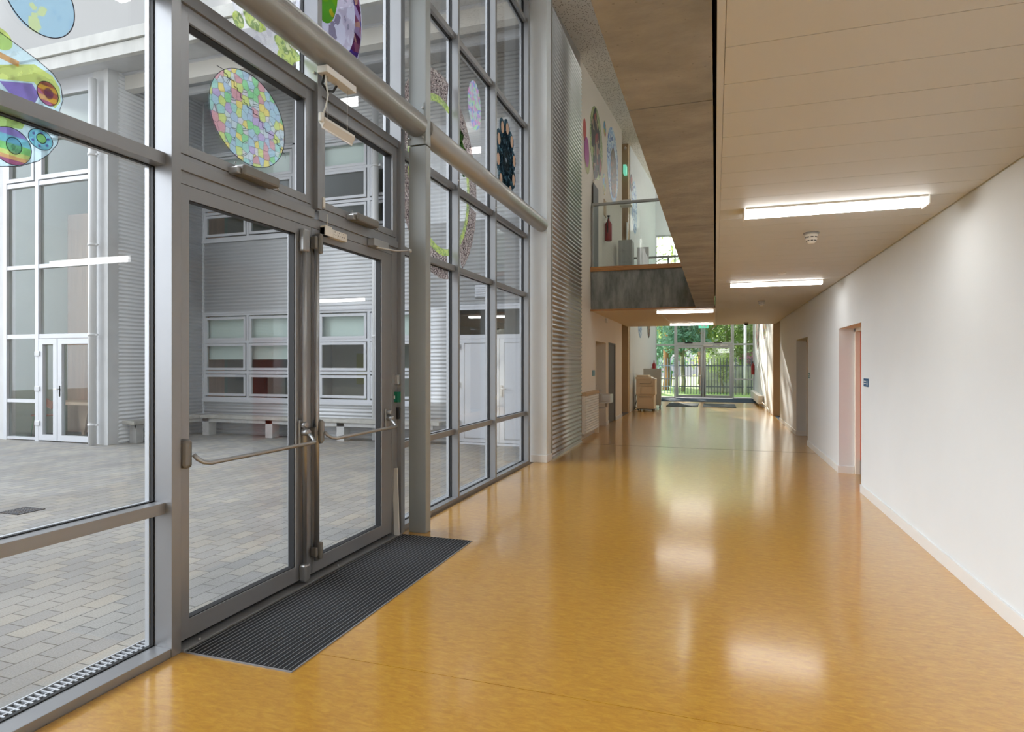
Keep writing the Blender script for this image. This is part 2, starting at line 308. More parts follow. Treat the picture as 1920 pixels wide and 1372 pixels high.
def paving_mat():
    m, n, b = _new('block_paving')
    t = n.nodes.new('ShaderNodeTexCoord'); mp = n.nodes.new('ShaderNodeMapping'); mp.inputs['Rotation'].default_value = (0, 0, PI / 2); link(n, t.outputs['Object'], mp.inputs[0])
    nz = n.nodes.new('ShaderNodeTexNoise'); nz.inputs['Scale'].default_value = 1.2; nz.inputs['Detail'].default_value = 2; link(n, mp.outputs[0], nz.inputs['Vector'])
    br = n.nodes.new('ShaderNodeTexBrick'); br.offset = 0.5
    br.inputs['Scale'].default_value = 1.0; br.inputs['Brick Width'].default_value = 0.225; br.inputs['Row Height'].default_value = 0.145
    br.inputs['Mortar Size'].default_value = 0.0036; br.inputs['Mortar Smooth'].default_value = 0.2
    br.inputs['Color1'].default_value = (0.0, 0, 0, 1); br.inputs['Color2'].default_value = (1, 1, 1, 1); br.inputs['Mortar'].default_value = (0.5, 0.5, 0.5, 1)
    link(n, mp.outputs[0], br.inputs['Vector'])
    r = n.nodes.new('ShaderNodeValToRGB'); e = r.color_ramp.elements
    e[0].position = 0.0; e[0].color = (0.26, 0.255, 0.245, 1); e[1].position = 1.0; e[1].color = (0.345, 0.32, 0.275, 1)
    k = e.new(0.5); k.color = (0.30, 0.292, 0.272, 1)
    link(n, br.outputs['Color'], r.inputs[0])
    z = n.nodes.new('ShaderNodeTexNoise'); z.inputs['Scale'].default_value = 1.1; z.inputs['Detail'].default_value = 8; link(n, t.outputs['Object'], z.inputs['Vector'])
    mr2 = n.nodes.new('ShaderNodeMapRange'); mr2.inputs['From Min'].default_value = 0.3; mr2.inputs['From Max'].default_value = 0.7; mr2.inputs['To Min'].default_value = 0.82; mr2.inputs['To Max'].default_value = 1.15
    link(n, z.outputs['Fac'], mr2.inputs['Value'])
    z5 = n.nodes.new('ShaderNodeTexNoise'); z5.inputs['Scale'].default_value = 120; z5.inputs['Detail'].default_value = 2; link(n, t.outputs['Object'], z5.inputs['Vector'])
    mr5 = n.nodes.new('ShaderNodeMapRange'); mr5.inputs['From Min'].default_value = 0.3; mr5.inputs['From Max'].default_value = 0.7; mr5.inputs['To Min'].default_value = 0.85; mr5.inputs['To Max'].default_value = 1.12
    link(n, z5.outputs['Fac'], mr5.inputs['Value'])
    mm = n.nodes.new('ShaderNodeMath'); mm.operation = 'MULTIPLY'; link(n, mr2.outputs[0], mm.inputs[0]); link(n, mr5.outputs[0], mm.inputs[1])
    vm = n.nodes.new('ShaderNodeVectorMath'); vm.operation = 'SCALE'; link(n, r.outputs[0], vm.inputs[0]); link(n, mm.outputs[0], vm.inputs['Scale'])
    x = n.nodes.new('ShaderNodeMix'); x.data_type = 'RGBA'; x.inputs[7].default_value = (0.10, 0.095, 0.085, 1)
    link(n, br.outputs['Fac'], x.inputs[0]); link(n, vm.outputs[0], x.inputs[6]); link(n, x.outputs[2], b.inputs['Base Color'])
    b.inputs['Roughness'].default_value = 0.8
    iv = n.nodes.new('ShaderNodeMath'); iv.operation = 'SUBTRACT'; iv.inputs[0].default_value = 1; link(n, br.outputs['Fac'], iv.inputs[1])
    bp = n.nodes.new('ShaderNodeBump'); bp.inputs['Strength'].default_value = 0.5; bp.inputs['Distance'].default_value = 0.004
    link(n, iv.outputs[0], bp.inputs['Height']); link(n, bp.outputs[0], b.inputs['Normal'])
    return m
M['paving'] = paving_mat()
M['corr'] = pm('corrugated_aluminium', (0.70, 0.72, 0.74), 0.42, 0.2, var=0.03, scale=2)
M['corr_in'] = pm('galvanised_corrugated', (0.44, 0.43, 0.41), 0.34, 0.7, var=0.05, scale=2)

# ------------------------------------------------------------------ geometry helpers
ORG = {}
class MB:
    def __init__(s): s.bm = bmesh.new()
    def _mi(s, faces, m):
        for f in faces: f.material_index = m
    def box(s, x0, x1, y0, y1, z0, z1, bev=0.0, m=0):
        x0, x1 = sorted((x0, x1)); y0, y1 = sorted((y0, y1)); z0, z1 = sorted((z0, z1))
        v = [s.bm.verts.new(p) for p in ((x0, y0, z0), (x1, y0, z0), (x1, y1, z0), (x0, y1, z0), (x0, y0, z1), (x1, y0, z1), (x1, y1, z1), (x0, y1, z1))]
        fs = [s.bm.faces.new([v[i] for i in f]) for f in ((3, 2, 1, 0), (4, 5, 6, 7), (0, 1, 5, 4), (1, 2, 6, 5), (2, 3, 7, 6), (3, 0, 4, 7))]
        s._mi(fs, m)
        if bev:
            es = list({e for f in fs for e in f.edges})
            r = bmesh.ops.bevel(s.bm, geom=es, offset=bev, segments=2, affect='EDGES', profile=0.5)
            s._mi(r['faces'], m)
        return s
    def frm(s, axis, d0, d1, a0, a1, z0, z1, w, bev=0.0, m=0):
        """four non-overlapping bars round an opening; axis 'y': runs in x-z at depth y d0..d1, 'x': runs in y-z"""
        for (p, q_, u, v) in ((a0, a0 + w, z0, z1), (a1 - w, a1, z0, z1), (a0 + w, a1 - w, z0, z0 + w), (a0 + w, a1 - w, z1 - w, z1)):
            if axis == 'y': s.box(p, q_, d0, d1, u, v, bev, m)
            else: s.box(d0, d1, p, q_, u, v, bev, m)
        return s
    def obox(s, c, size, rot, m=0, bev=0.0):
        r = bmesh.ops.create_cube(s.bm, size=1.0)
        mt = Matrix.Translation(c) @ rot.to_4x4() @ Matrix.Diagonal((*size, 1))
        bmesh.ops.transform(s.bm, matrix=mt, verts=r['verts'])
        s._mi({f for v in r['verts'] for f in v.link_faces}, m)
        return s
    def cyl(s, p0, p1, r, seg=16, r2=None, m=0, smooth=True):
        p0 = Vector(p0); p1 = Vector(p1); r2 = r if r2 is None else r2
        d = (p1 - p0).normalized(); q = d.to_track_quat('Z', 'Y')
        a = []; b = []
        for i in range(seg):
            t = 2 * PI * i / seg; o = q @ Vector((math.cos(t), math.sin(t), 0))
            a.append(s.bm.verts.new(p0 + o * r)); b.append(s.bm.verts.new(p1 + o * r2))
        for i in range(seg):
            f = s.bm.faces.new((a[i], a[(i + 1) % seg], b[(i + 1) % seg], b[i])); f.smooth = smooth; f.material_index = m
        f = s.bm.faces.new(a[::-1]); f.material_index = m
        f = s.bm.faces.new(b); f.material_index = m
        return s
    def tube(s, pts, r, seg=10, m=0):
        pts = [Vector(p) for p in pts]; rings = []; n = len(pts)
        rr = r if isinstance(r, (list, tuple)) else [r] * n
        ref = Vector((0.13, 0.21, 0.97))
        for i, p in enumerate(pts):
            t = (pts[min(i + 1, n - 1)] - pts[max(i - 1, 0)]).normalized()
            u = t.cross(ref)
            if u.length < 0.05: u = t.cross(Vector((1, 0, 0)))
            u.normalize(); v = t.cross(u)
            rings.append([s.bm.verts.new(p + (u * math.cos(2 * PI * k / seg) + v * math.sin(2 * PI * k / seg)) * rr[i]) for k in range(seg)])
        for i in range(n - 1):
            for k in range(seg):
                f = s.bm.faces.new((rings[i][k], rings[i][(k + 1) % seg], rings[i + 1][(k + 1) % seg], rings[i + 1][k])); f.smooth = True; f.material_index = m
        s.bm.faces.new(rings[0][::-1]).material_index = m; s.bm.faces.new(rings[-1]).material_index = m
        return s
    def lathe(s, c, prof, seg=24, m=0, axis='z'):
        c = Vector(c); rings = []
        for (r, h) in prof:
            ring = []
            for k in range(seg):
                a = 2 * PI * k / seg; u, v = max(r, 1e-4) * math.cos(a), max(r, 1e-4) * math.sin(a)
                p = (u, v, h) if axis == 'z' else ((h, u, v) if axis == 'x' else (v, h, u))
                ring.append(s.bm.verts.new(c + Vector(p)))
            rings.append(ring)
        for i in range(len(rings) - 1):
            for k in range(seg):
                f = s.bm.faces.new((rings[i][k], rings[i][(k + 1) % seg], rings[i + 1][(k + 1) % seg], rings[i + 1][k])); f.smooth = True; f.material_index = m
        s.bm.faces.new(rings[0][::-1]).material_index = m; s.bm.faces.new(rings[-1]).material_index = m
        return s
    def prism(s, poly, axis, a0, a1, m=0):
        """poly of (u,v); axis x: (y,z), axis y: (x,z), axis z: (x,y)"""
        def P(u, v, a): return {'x': (a, u, v), 'y': (u, a, v), 'z': (u, v, a)}[axis]
        A = [s.bm.verts.new(P(u, v, a0)) for u, v in poly]; B = [s.bm.verts.new(P(u, v, a1)) for u, v in poly]
        n = len(poly)
        for i in range(n): s.bm.faces.new((A[i], A[(i + 1) % n], B[(i + 1) % n], B[i])).material_index = m
        s.bm.faces.new(A[::-1]).material_index = m; s.bm.faces.new(B).material_index = m
        return s
    def disc_x(s, x, y, z, ry, rz, th=0.002, seg=40, m=0, wob=0.0, rin=None, a0=0.0, a1=2 * PI):
        pts = []
        for k in range(seg):
            a = a0 + (a1 - a0) * k / seg; q = 1 + wob * math.sin(3 * a + 1) + wob * 0.6 * math.sin(5 * a)
            pts.append((y + ry * q * math.cos(a), z + rz * q * math.sin(a)))
        return s.prism(pts, 'x', x - th / 2, x + th / 2, m)
    def corr(s, axis, pos, a0, a1, z0, z1, out, pitch=0.0777, amp=0.0125, m=0, back=0.03):
        """horizontal corrugation; axis 'y' = sheet in plane y=pos running over x, 'x' = plane x=pos running over y; out=+1/-1 side it faces"""
        n = 8; step = pitch / n
        k0 = math.ceil(z0 / step); k1 = math.floor(z1 / step)
        zs = [z0] + [k * step for k in range(k0, k1 + 1) if z0 + 1e-4 < k * step < z1 - 1e-4] + [z1]
        def P(a, o, z): return (pos + o, a, z) if axis == 'x' else (a, pos + o, z)
        pr = [(out * (amp * math.sin(2 * PI * z / pitch)), z) for z in zs]
        L = [s.bm.verts.new(P(a0, o, z)) for o, z in pr]; R = [s.bm.verts.new(P(a1, o, z)) for o, z in pr]
        for i in range(len(zs) - 1):
            f = s.bm.faces.new((L[i], R[i], R[i + 1], L[i + 1])); f.material_index = m; f.smooth = True
        bk = -out * back
        lb = [s.bm.verts.new(P(a0, bk, z0)), s.bm.verts.new(P(a0, bk, z1))]; rb = [s.bm.verts.new(P(a1, bk, z0)), s.bm.verts.new(P(a1, bk, z1))]
        for f in ((lb[0], lb[1], rb[1], rb[0]), (L[0], lb[0], rb[0], R[0]), (L[-1], R[-1], rb[1], lb[1])): s.bm.faces.new(f).material_index = m
        s.bm.faces.new(L + [lb[1], lb[0]]).material_index = m; s.bm.faces.new(R + [rb[1], rb[0]]).material_index = m
        return s
    def build(s, name, mats, parent=None, label=None, cat=None, group=None, kind=None):
        bm = s.bm; bmesh.ops.recalc_face_normals(bm, faces=bm.faces)
        if not isinstance(mats, (list, tuple)): mats = [mats]
        if parent is None:
            xs = [v.co for v in bm.verts]
            org = Vector(((min(v.x for v in xs) + max(v.x for v in xs)) / 2, (min(v.y for v in xs) + max(v.y for v in xs)) / 2, min(v.z for v in xs)))
        else: org = ORG[parent.name]
        bmesh.ops.translate(bm, verts=bm.verts, vec=-org)
        me = bpy.data.meshes.new(name); bm.to_mesh(me); bm.free()
        for mm_ in mats: me.materials.append(M[mm_] if isinstance(mm_, str) else mm_)
        o = bpy.data.objects.new(name, me); COL.objects.link(o)
        ORG[o.name] = org
        if parent is None: o.location = org
        else: o.parent = parent
        tag(o, label, cat, group, kind)
        return o
def tag(o, label=None, cat=None, group=None, kind=None):
    if label: o['label'] = label
    if cat: o['category'] = cat
    if group: o['group'] = group
    if kind: o['kind'] = kind
    return o
def thing(name, label, cat, loc, group=None, kind=None):
    o = bpy.data.objects.new(name, None); COL.objects.link(o); o.location = loc; o.empty_display_size = 0.1
    ORG[o.name] = Vector(loc)
    return tag(o, label, cat, group, kind)
def struct(name, label, cat, mb, mats): return mb.build(name, mats, None, label, cat, None, 'structure')

G = -2.878      # glass plane of the hall's curtain wall
ceil_z = lambda y: 7.45 + 0.115 * (y - 9.5)

# ------------------------------------------------------------------ floor, right wall, ceilings
f = MB()
for y0, y1 in ((-6, 2.808), (2.812, 11.868), (11.872, 29.5)): f.box(-2.73, 1.68, y0, y1, -0.1, 0)
f.box(-2.85, 1.68, -6, 29.5, -0.2, -0.1)
for y0, y1 in ((8.35, 9.9), (12.9, 14.75)): f.box(1.68, 2.3, y0, y1, -0.1, 0)
for y0, y1 in ((14.0, 15.6), (15.85, 17.15)): f.box(-3.1, -2.73, y0, y1, -0.1, 0)
f.box(-5.5, -2.73, 18.3, 20.0, -0.1, 0); f.box(1.68, 4.5, 18.3, 20.0, -0.1, 0)
struct('floor', 'glossy marbled orange linoleum floor of the long hall', 'floor', f, 'floor')
t = MB(); t.box(-2.6, 1.68, 11.868, 11.872, -0.02, 0.0015)
struct('trim_1', 'thin dark expansion strip across the orange floor', 'trim', t, 'black')

R = 1.68
wl = MB(); T = 0.5
zt = 2.76
wl.box(R, R + T, -6, 8.41, 0, zt); wl.box(R, R + T, 8.41, 9.83, 2.06, zt); wl.box(R, R + T, 9.83, 12.95, 0, zt)
wl.box(R, R + T, 12.95, 14.70, 2.08, zt); wl.box(R, R + T, 14.70, 18.3, 0, zt); wl.box(R + T, R + T + 0.05, 8.3, 14.8, 0, zt)
struct('wall_right', 'long white plastered wall along the right side of the hall', 'wall', wl, 'wall')
bb = MB()
for y0, y1 in ((-6, 8.41), (9.83, 12.95), (14.7, 18.3)): bb.box(R - 0.014, R + 0.001, y0 - (0 if y0 < 0 else 0.012), y1 + 0.012, 0, 0.10, 0.002)
for y in (8.41, 12.95): pass
bb.box(R, R + 0.19, 9.818, 9.831, 0, 0.10); bb.box(R, R + 0.19, 14.688, 14.701, 0, 0.10)
struct('baseboard_right', 'white skirting board along the right wall', 'skirting', bb, 'skirt')

def hall_door(name, y0, y1, ztop, col, label, kick=True):
    d = thing(name, label, 'door', (R + 0.3, (y0 + y1) / 2, 0), kind='structure')
    f = MB(); x = R + 0.20
    f.box(x, x + 0.12, y0, y0 + 0.05, 0, ztop); f.box(x, x + 0.12, y1 - 0.05, y1, 0, ztop); f.box(x, x + 0.12, y0, y1, ztop - 0.05, ztop)
    f.build('door_frame', 'wall_bounce', d)
    f = MB(); f.box(x + 0.06, x + 0.105, y0 + 0.052, y1 - 0.052, 0.01, ztop - 0.052, 0.002); f.build('door_leaf', col, d)
    if kick: f = MB(); f.box(x + 0.055, x + 0.06, y0 + 0.06, y1 - 0.06, 0.01, 0.2); f.build('kick_plate', 'handle_dark', d)
    f = MB(); f.cyl((x + 0.06, y0 + 0.13, 1.0), (x + 0.01, y0 + 0.13, 1.0), 0.011); f.tube([(x + 0.012, y0 + 0.13, 1.0), (x + 0.012, y0 + 0.25, 1.0)], 0.010); f.build('door_handle', 'steel', d)
hall_door('door_1', 8.41, 9.83, 2.06, 'red_door', 'red flush door set deep in the right wall, nearer of the two doorways')
hall_door('door_2', 12.95, 14.70, 2.08, 'grey_door', 'dark door set deep in the right wall, farther doorway')

# plank ceiling over the corridor
cl = MB(); y = 2.44 - 0.322 * 27
ys = [2.44 + 0.3218 * k for k in range(-26, 54)]
for a, b in zip(ys[:-1], ys[1:]):
    if b > 19.55: break
    cl.box(0.036, R - 0.035, a + 0.0022, b - 0.0022, 2.735, 2.752)
cl.box(0.006, 0.034, -6, 19.55, 2.733, 2.78); cl.box(R - 0.033, R - 0.012, -6, 18.3, 2.740, 2.78)
cl.box(0.006, R + 0.02, -6, 19.55, 2.752, 2.80)
ceil = struct('ceiling', 'cream plank ceiling over the corridor, long panels laid crosswise', 'ceiling', cl, 'plank')
cb = MB(); cb.box(0.0, R + T, -6, 19.55, 2.80, 3.55)
struct('trim_2', 'upper floor slab above the corridor ceiling', 'floor slab', cb, 'black')
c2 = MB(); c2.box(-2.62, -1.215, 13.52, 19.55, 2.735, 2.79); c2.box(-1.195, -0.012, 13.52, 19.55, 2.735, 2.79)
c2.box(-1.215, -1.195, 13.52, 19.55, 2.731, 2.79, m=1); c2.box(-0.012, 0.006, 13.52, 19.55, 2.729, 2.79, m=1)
struct('trim_3', 'cream soffit board, floor bounce in its colour, under the bridge landing with white joint strips', 'ceiling', c2, ['ceiling_bounce', 'plastic_white'])

# concrete bridge: long beam and cross beam
bm_ = MB()
for a, b in ((-6, 2.90), (2.908, 5.50), (5.508, 9.6), (9.608, 13.5)): bm_.box(-0.385, -0.010, a, b, 2.735, 3.55)
bm_.box(-0.375, -0.02, -6, 13.5, 2.745, 3.54)
bm_.build('concrete_beam', 'conc_beam', None, 'long brown board-marked concrete beam running overhead down the hall', 'beam', kind='structure')
cbm = thing('concrete_landing', 'dark grey concrete landing edge with timber cap spanning from the long beam to the cream wall', 'landing', (-1.5, 13.6, 2.75), kind='structure')
q = MB(); q.box(-2.61, -0.386, 13.5, 13.8, 2.765, 3.60); q.box(-2.61, -0.386, 13.8, 19.5, 3.30, 3.60); q.build('concrete_edge', 'conc_dark', cbm)
q = MB(); q.box(-2.62, -0.386, 13.47, 13.62, 3.602, 3.70, 0.004); q.build('timber_cap', 'timber', cbm)
q = MB(); q.box(-2.62, 0.0, 13.47, 13.52, 2.728, 2.764); q.build('bottom_trim', 'timber', cbm)
q = MB(); q.box(-2.61, R + T, 13.8, 19.55, 3.602, 3.66); q.box(-0.38, R + T, -6, 13.8, 3.56, 3.66); struct('floor_4', 'floor of the upper landing', 'floor', q, 'room_dark')
br = thing('glass_balustrade', 'clear glass balustrade with grey handrail on the landing edge', 'balustrade', (-1.5, 13.55, 3.7))
q = MB()
q.box(-2.58, -0.40, 13.54, 13.556, 3.702, 5.06); q.build('glass_panel', 'glass_rail', br)
q = MB(); q.box(-2.60, -0.10, 13.515, 13.585, 5.06, 5.115, 0.006); q.build('handrail', 'column', br)
q = MB(); q.box(-2.605, -2.56, 13.53, 13.575, 3.70, 5.06); q.build('post', 'column', br)

# high perforated ceiling and roof (slopes up away from the camera)
rc = MB()
rc.prism([(-6, ceil_z(-6)), (29.6, ceil_z(29.6)), (29.6, ceil_z(29.6) + 0.3), (-6, ceil_z(-6) + 0.3)], 'x', -2.92, 5.0)
struct('trim_4', 'high sloping perforated acoustic ceiling', 'ceiling', rc, 'perf')

# white pier, inner corrugated wall, left corridor wall
wp = MB(); wp.box(-2.80, -2.525, 9.40, 9.67, 0, ceil_z(9.4) + 0.05)
wp.box(-2.93, -2.80, 9.40, 9.67, 0, 7.9)
struct('wall_left_1', 'white square pier between the glazing and the corrugated wall', 'pier', wp, 'wall')
q = MB(); q.box(-2.79, -2.512, 9.386, 9.69, 0, 0.115, 0.003)
struct('baseboard_left_2', 'white skirting around the pier foot', 'skirting', q, 'skirt')
q = MB(); q.corr('x', -2.535, 9.74, 12.10, 0.03, 7.44, 1, amp=0.014)
q.box(-2.9, -2.565, 9.68, 12.13, 0, 7.9)
q.box(-2.56, -2.515, 9.68, 9.735, 0, 7.5); q.box(-2.56, -2.52, 9.74, 12.10, 0, 0.03)
for zc in (2.0, 4.0, 6.0): pass
struct('wall_left_2', 'corrugated galvanised metal wall panel beside the white pier', 'wall', q, 'corr_in')
L = -2.62
q = MB(); zc = lambda y: ceil_z(y) + 0.05; q.box(L - 0.40, L - 0.35, 14.0, 17.2, 0, 2.5)
q.prism([(12.13, 0), (14.1, 0), (14.1, 2.09), (15.5, 2.09), (15.5, 0), (15.9, 0), (15.9, 2.12), (17.08, 2.12), (17.08, 0), (18.3, 0), (18.3, zc(18.3)),
         (12.13, zc(12.13))], 'x', L - 0.35, L)
struct('wall_left_3', 'cream wall with floor bounce in its colour along the left side past the corrugated panel, two storeys high', 'wall', q, 'wall_bounce')
q = MB()
for a, b in ((12.13, 14.1), (15.5, 15.9), (17.08, 18.3)): q.box(L, L + 0.014, a, b + 0.01, 0, 0.10, 0.002)
struct('baseboard_left', 'cream skirting along the left corridor wall', 'skirting', q, 'skirt')
def ldoor(name, y0, y1, zt, dep, col, label):
    d = thing(name, label, 'door', (L - 0.1, (y0 + y1) / 2, 0), kind='structure')
    q = MB(); x = L - dep
    q.box(x - 0.05, x + 0.02, y0, y0 + 0.045, 0, zt); q.box(x - 0.05, x + 0.02, y1 - 0.045, y1, 0, zt); q.box(x - 0.05, x + 0.02, y0, y1, zt - 0.045, zt); q.build('door_frame', 'wall_bounce' if dep > 0.1 else 'grey_door', d)
    q = MB(); q.box(x - 0.045, x - 0.002, y0 + 0.047, y1 - 0.047, 0.01, zt - 0.047); q.build('door_leaf', col, d)
    q = MB(); q.cyl((x, y1 - 0.12, 1.02), (x + 0.055, y1 - 0.12, 1.02), 0.011); q.tube([(x + 0.05, y1 - 0.12, 1.02), (x + 0.05, y1 - 0.25, 1.02)], 0.01); q.build('door_handle', 'steel', d)
ldoor('door_3', 14.1, 15.5, 2.09, 0.26, 'grey_door', 'grey door recessed in the left wall behind the drinking sink')
ldoor('door_4', 15.9, 17.08, 2.12, 0.02, 'grey_door', 'dark grey door flush in the cream wall next to the side passage')

# side passages at y 18.3 - 20, pier faces, lobby walls
q = MB(); q.box(-5.6, -5.5, 18.2, 20.1, 0, 9); q.box(-5.6, L - 0.35, 18.2, 18.3, 0, 9); q.box(-5.6, -2.96, 20.0, 20.1, 0, 9)
q.box(4.5, 4.6, 18.2, 20.1, 0, 2.76); q.box(R + T, 4.6, 18.2, 18.3, 0, 2.76); q.box(1.9, 4.6, 20.0, 20.1, 0, 2.76)
struct('wall_back_2', 'tan walls of the side passages beyond the corridor', 'wall', q, 'tan')
q = MB(); q.box(-3.0, -2.66, 20.0, 20.3, 0, 8.75); q.box(1.65, 2.0, 20.0, 20.3, 0, 8.75)
struct('trim_7', 'tan pilasters where the corridor opens to the lobby', 'pilaster', q, 'tan')
q = MB(); q.box(-2.9, -2.64, 20.3, 29.6, 0, 9.8); struct('wall_left_4', 'bright white lobby wall on the left', 'wall', q, 'wall')
q = MB(); q.box(1.66, 1.9, 20.3, 29.6, 0, 9.8); struct('wall_right_2', 'white lobby wall on the right with dappled sunlight', 'wall', q, 'wall')
q = MB(); q.box(-2.64, 1.66, 29.35, 29.6, 7.55, 9.8); struct('wall_front', 'white wall above the far glazing', 'wall', q, 'wall')
q = MB(); q.box(-2.92, 2.3, -6.2, -6.0, -0.1, 7.0)
struct('wall_back', 'white end wall behind the viewer', 'wall', q, 'wall')
q = MB(); q.box(R + T, R + T + 0.2, -6, 18.2, 2.8, 9)
struct('wall_right_3', 'white upper storey side wall', 'wall', q, 'wall')
q = MB(); q.box(2.0, 5.0, 18.2, 20.3, 2.80, 9.2); q.box(1.9, 2.1, 18.2, 29.6, 2.76, 9.8)
struct('wall_right_4', 'upper storey wall on the right', 'wall', q, 'wall')
q = MB(); q.box(-5.6, L, 18.3, 20.0, 8.7, 9.0); struct('trim_5', 'passage roof', 'ceiling', q, 'wall')
q = MB(); q.box(-2.90, 1.9, 20.0, 20.0 + 0.01, 9.0, 9.8); 
struct('trim_6', 'lobby head panel', 'trim', q, 'wall')
q = MB(); q.box(-5.5, -2.63, 18.32, 19.98, 0.0, 0.006); struct('floor_2', 'dark green matting on the left side passage floor', 'floor', q, 'grey_door')
q = MB(); q.box(R + 0.01, 4.5, 18.32, 19.98, 0.0, 0.006); struct('floor_3', 'dark blue matting on the right side passage floor', 'floor', q, 'mat_blue')

# ------------------------------------------------------------------ hall curtain wall
# mullions: (y0, y1, front x)
MUL = [(-3.9, -3.84, -2.73), (-2.55, -2.49, -2.73), (-1.2, -1.14, -2.73), (0.10, 0.16, -2.73), (1.2, 1.26, -2.73),
       (2.531, 2.592, -2.73), (3.792, 3.843, -2.73), (5.035, 5.107, -2.73), (6.446, 6.492, -2.77), (7.697, 7.755, -2.77), (9.215, 9.31, -2.77)]
def mullion(i, y0, y1, xf):
    z1 = ceil_z(y0) ; z0 = 0.0
    if 3.7 < y0 < 3.9: z0 = 2.68
    q = MB(); q.box(-2.85, xf, y0, y1, z0, z1, 0.002)
    q.box(-2.872, -2.85, y0 + 0.004, y1 - 0.004, z0, z1, m=1)
    q.box(-2.886, -2.872, y0 + 0.012, y1 - 0.012, z0, z1, m=1); q.box(-2.915, -2.886, y0 - 0.002, y1 + 0.002, z0, z1, m=2)
    struct('trim_%d' % (10 + i), 'silver vertical glazing mullion', 'mullion', q, ['frame', 'rubber', 'pale_or_lit_metal'])['label'] = MLAB[i]
MLAB = ['silver mullion far behind the viewer', 'silver mullion behind the viewer, second bay', 'silver mullion behind the viewer, third bay', 'silver mullion level with the viewer',
        'silver mullion just outside the left edge', 'thick silver mullion left of the entrance doors', 'silver mullion between the two fanlights over the doors',
        'silver mullion carrying the green release unit, right of the doors', 'silver mullion just beyond the steel column', 'silver mullion second beyond the steel column', 'silver mullion against the white pier']
for i, a in enumerate(MUL): mullion(i, *a)

TZ = [(0.755, 0.815), (2.610, 2.675), (3.53, 3.60), (5.25, 5.32), (6.9, 6.97)]
def bay(name, y0, y1, zs, xf, label, bottom=0.045, sill=True, ztop=None):
    """one glazed bay between mullions: transoms, gaskets, panes"""
    w_ = thing(name, label, 'window', ((G), (y0 + y1) / 2, 0), kind='structure')
    ztop = ztop or ceil_z(y0) - 0.02
    tr = [t_ for t_ in TZ if t_[0] > zs and t_[1] < ztop - 0.1]
    zz = [zs] + [v for t_ in tr for v in t_] + [ztop]
    for k, (a, b) in enumerate(tr):
        q = MB(); q.box(-2.85, xf, y0, y1, a, b, 0.002); q.box(-2.872, -2.85, y0, y1, a + 0.006, b - 0.006, m=1); q.box(-2.915, -2.886, y0, y1, a, b, m=2)
        q.box(-2.886, -2.872, y0, y1, a + 0.012, b - 0.012, m=1)
        q.build('transom', ['frame', 'rubber', 'pale_or_lit_metal'], w_)
    if sill:
        q = MB(); q.box(-2.85, xf + 0.04, y0, y1, 0.0, bottom, 0.002); q.box(-2.872, -2.85, y0, y1, 0, bottom, m=1); q.box(-2.925, -2.886, y0, y1, -0.02, 0.012, m=2)
        q.build('sill', ['frame', 'rubber', 'pale_or_lit_metal'], w_)
    for k in range(0, len(zz), 2):
        a, b = zz[k], zz[k + 1]
        q = MB(); q.box(-2.884, -2.874, y0 - 0.006, y1 + 0.006, a - 0.005, b + 0.005); q.build('pane', 'glass', w_)
    q = MB(); e = 0.012
    for k in range(0, len(zz), 2):
        a, b = zz[k], zz[k + 1]
        q.box(-2.873, -2.851, y0, y0 + 0.005, a, b); q.box(-2.873, -2.851, y1 - 0.005, y1, a, b); q.box(-2.873, -2.851, y0, y1, a, a + 0.005); q.box(-2.873, -2.851, y0, y1, b - 0.005, b)
    q.build('gasket', 'rubber', w_)
names = ['glazed bay out of sight behind the viewer, farthest', 'glazed bay out of sight behind the viewer, second', 'glazed bay out of sight behind the viewer, third', 'glazed bay beside the viewer', 'tall glazed bay at the left edge, left of the entrance doors']
wi = 1
bay('window_0', -5.99, -3.9, 0.045, -2.775, names[0])
for k in range(5):
    bay('window_%d' % wi, MUL[k][1], MUL[k + 1][0], 0.045, -2.775, names[k] if k < 4 else names[4]); wi += 1
bay('window_6', 2.592, 3.792, 3.60, -2.755, 'tall upper panes above the left entrance leaf', sill=False)
bay('window_7', 3.843, 5.035, 3.60, -2.755, 'tall upper panes above the right entrance leaf', sill=False)
bay('window_8', 5.107, 6.446, 0.045, -2.81, 'glazed bay behind the steel column')
bay('window_9', 6.492, 7.697, 0.045, -2.81, 'glazed bay second past the entrance doors')
bay('window_10', 7.755, 9.215, 0.045, -2.81, 'glazed bay farthest from the viewer, beside the white pier')

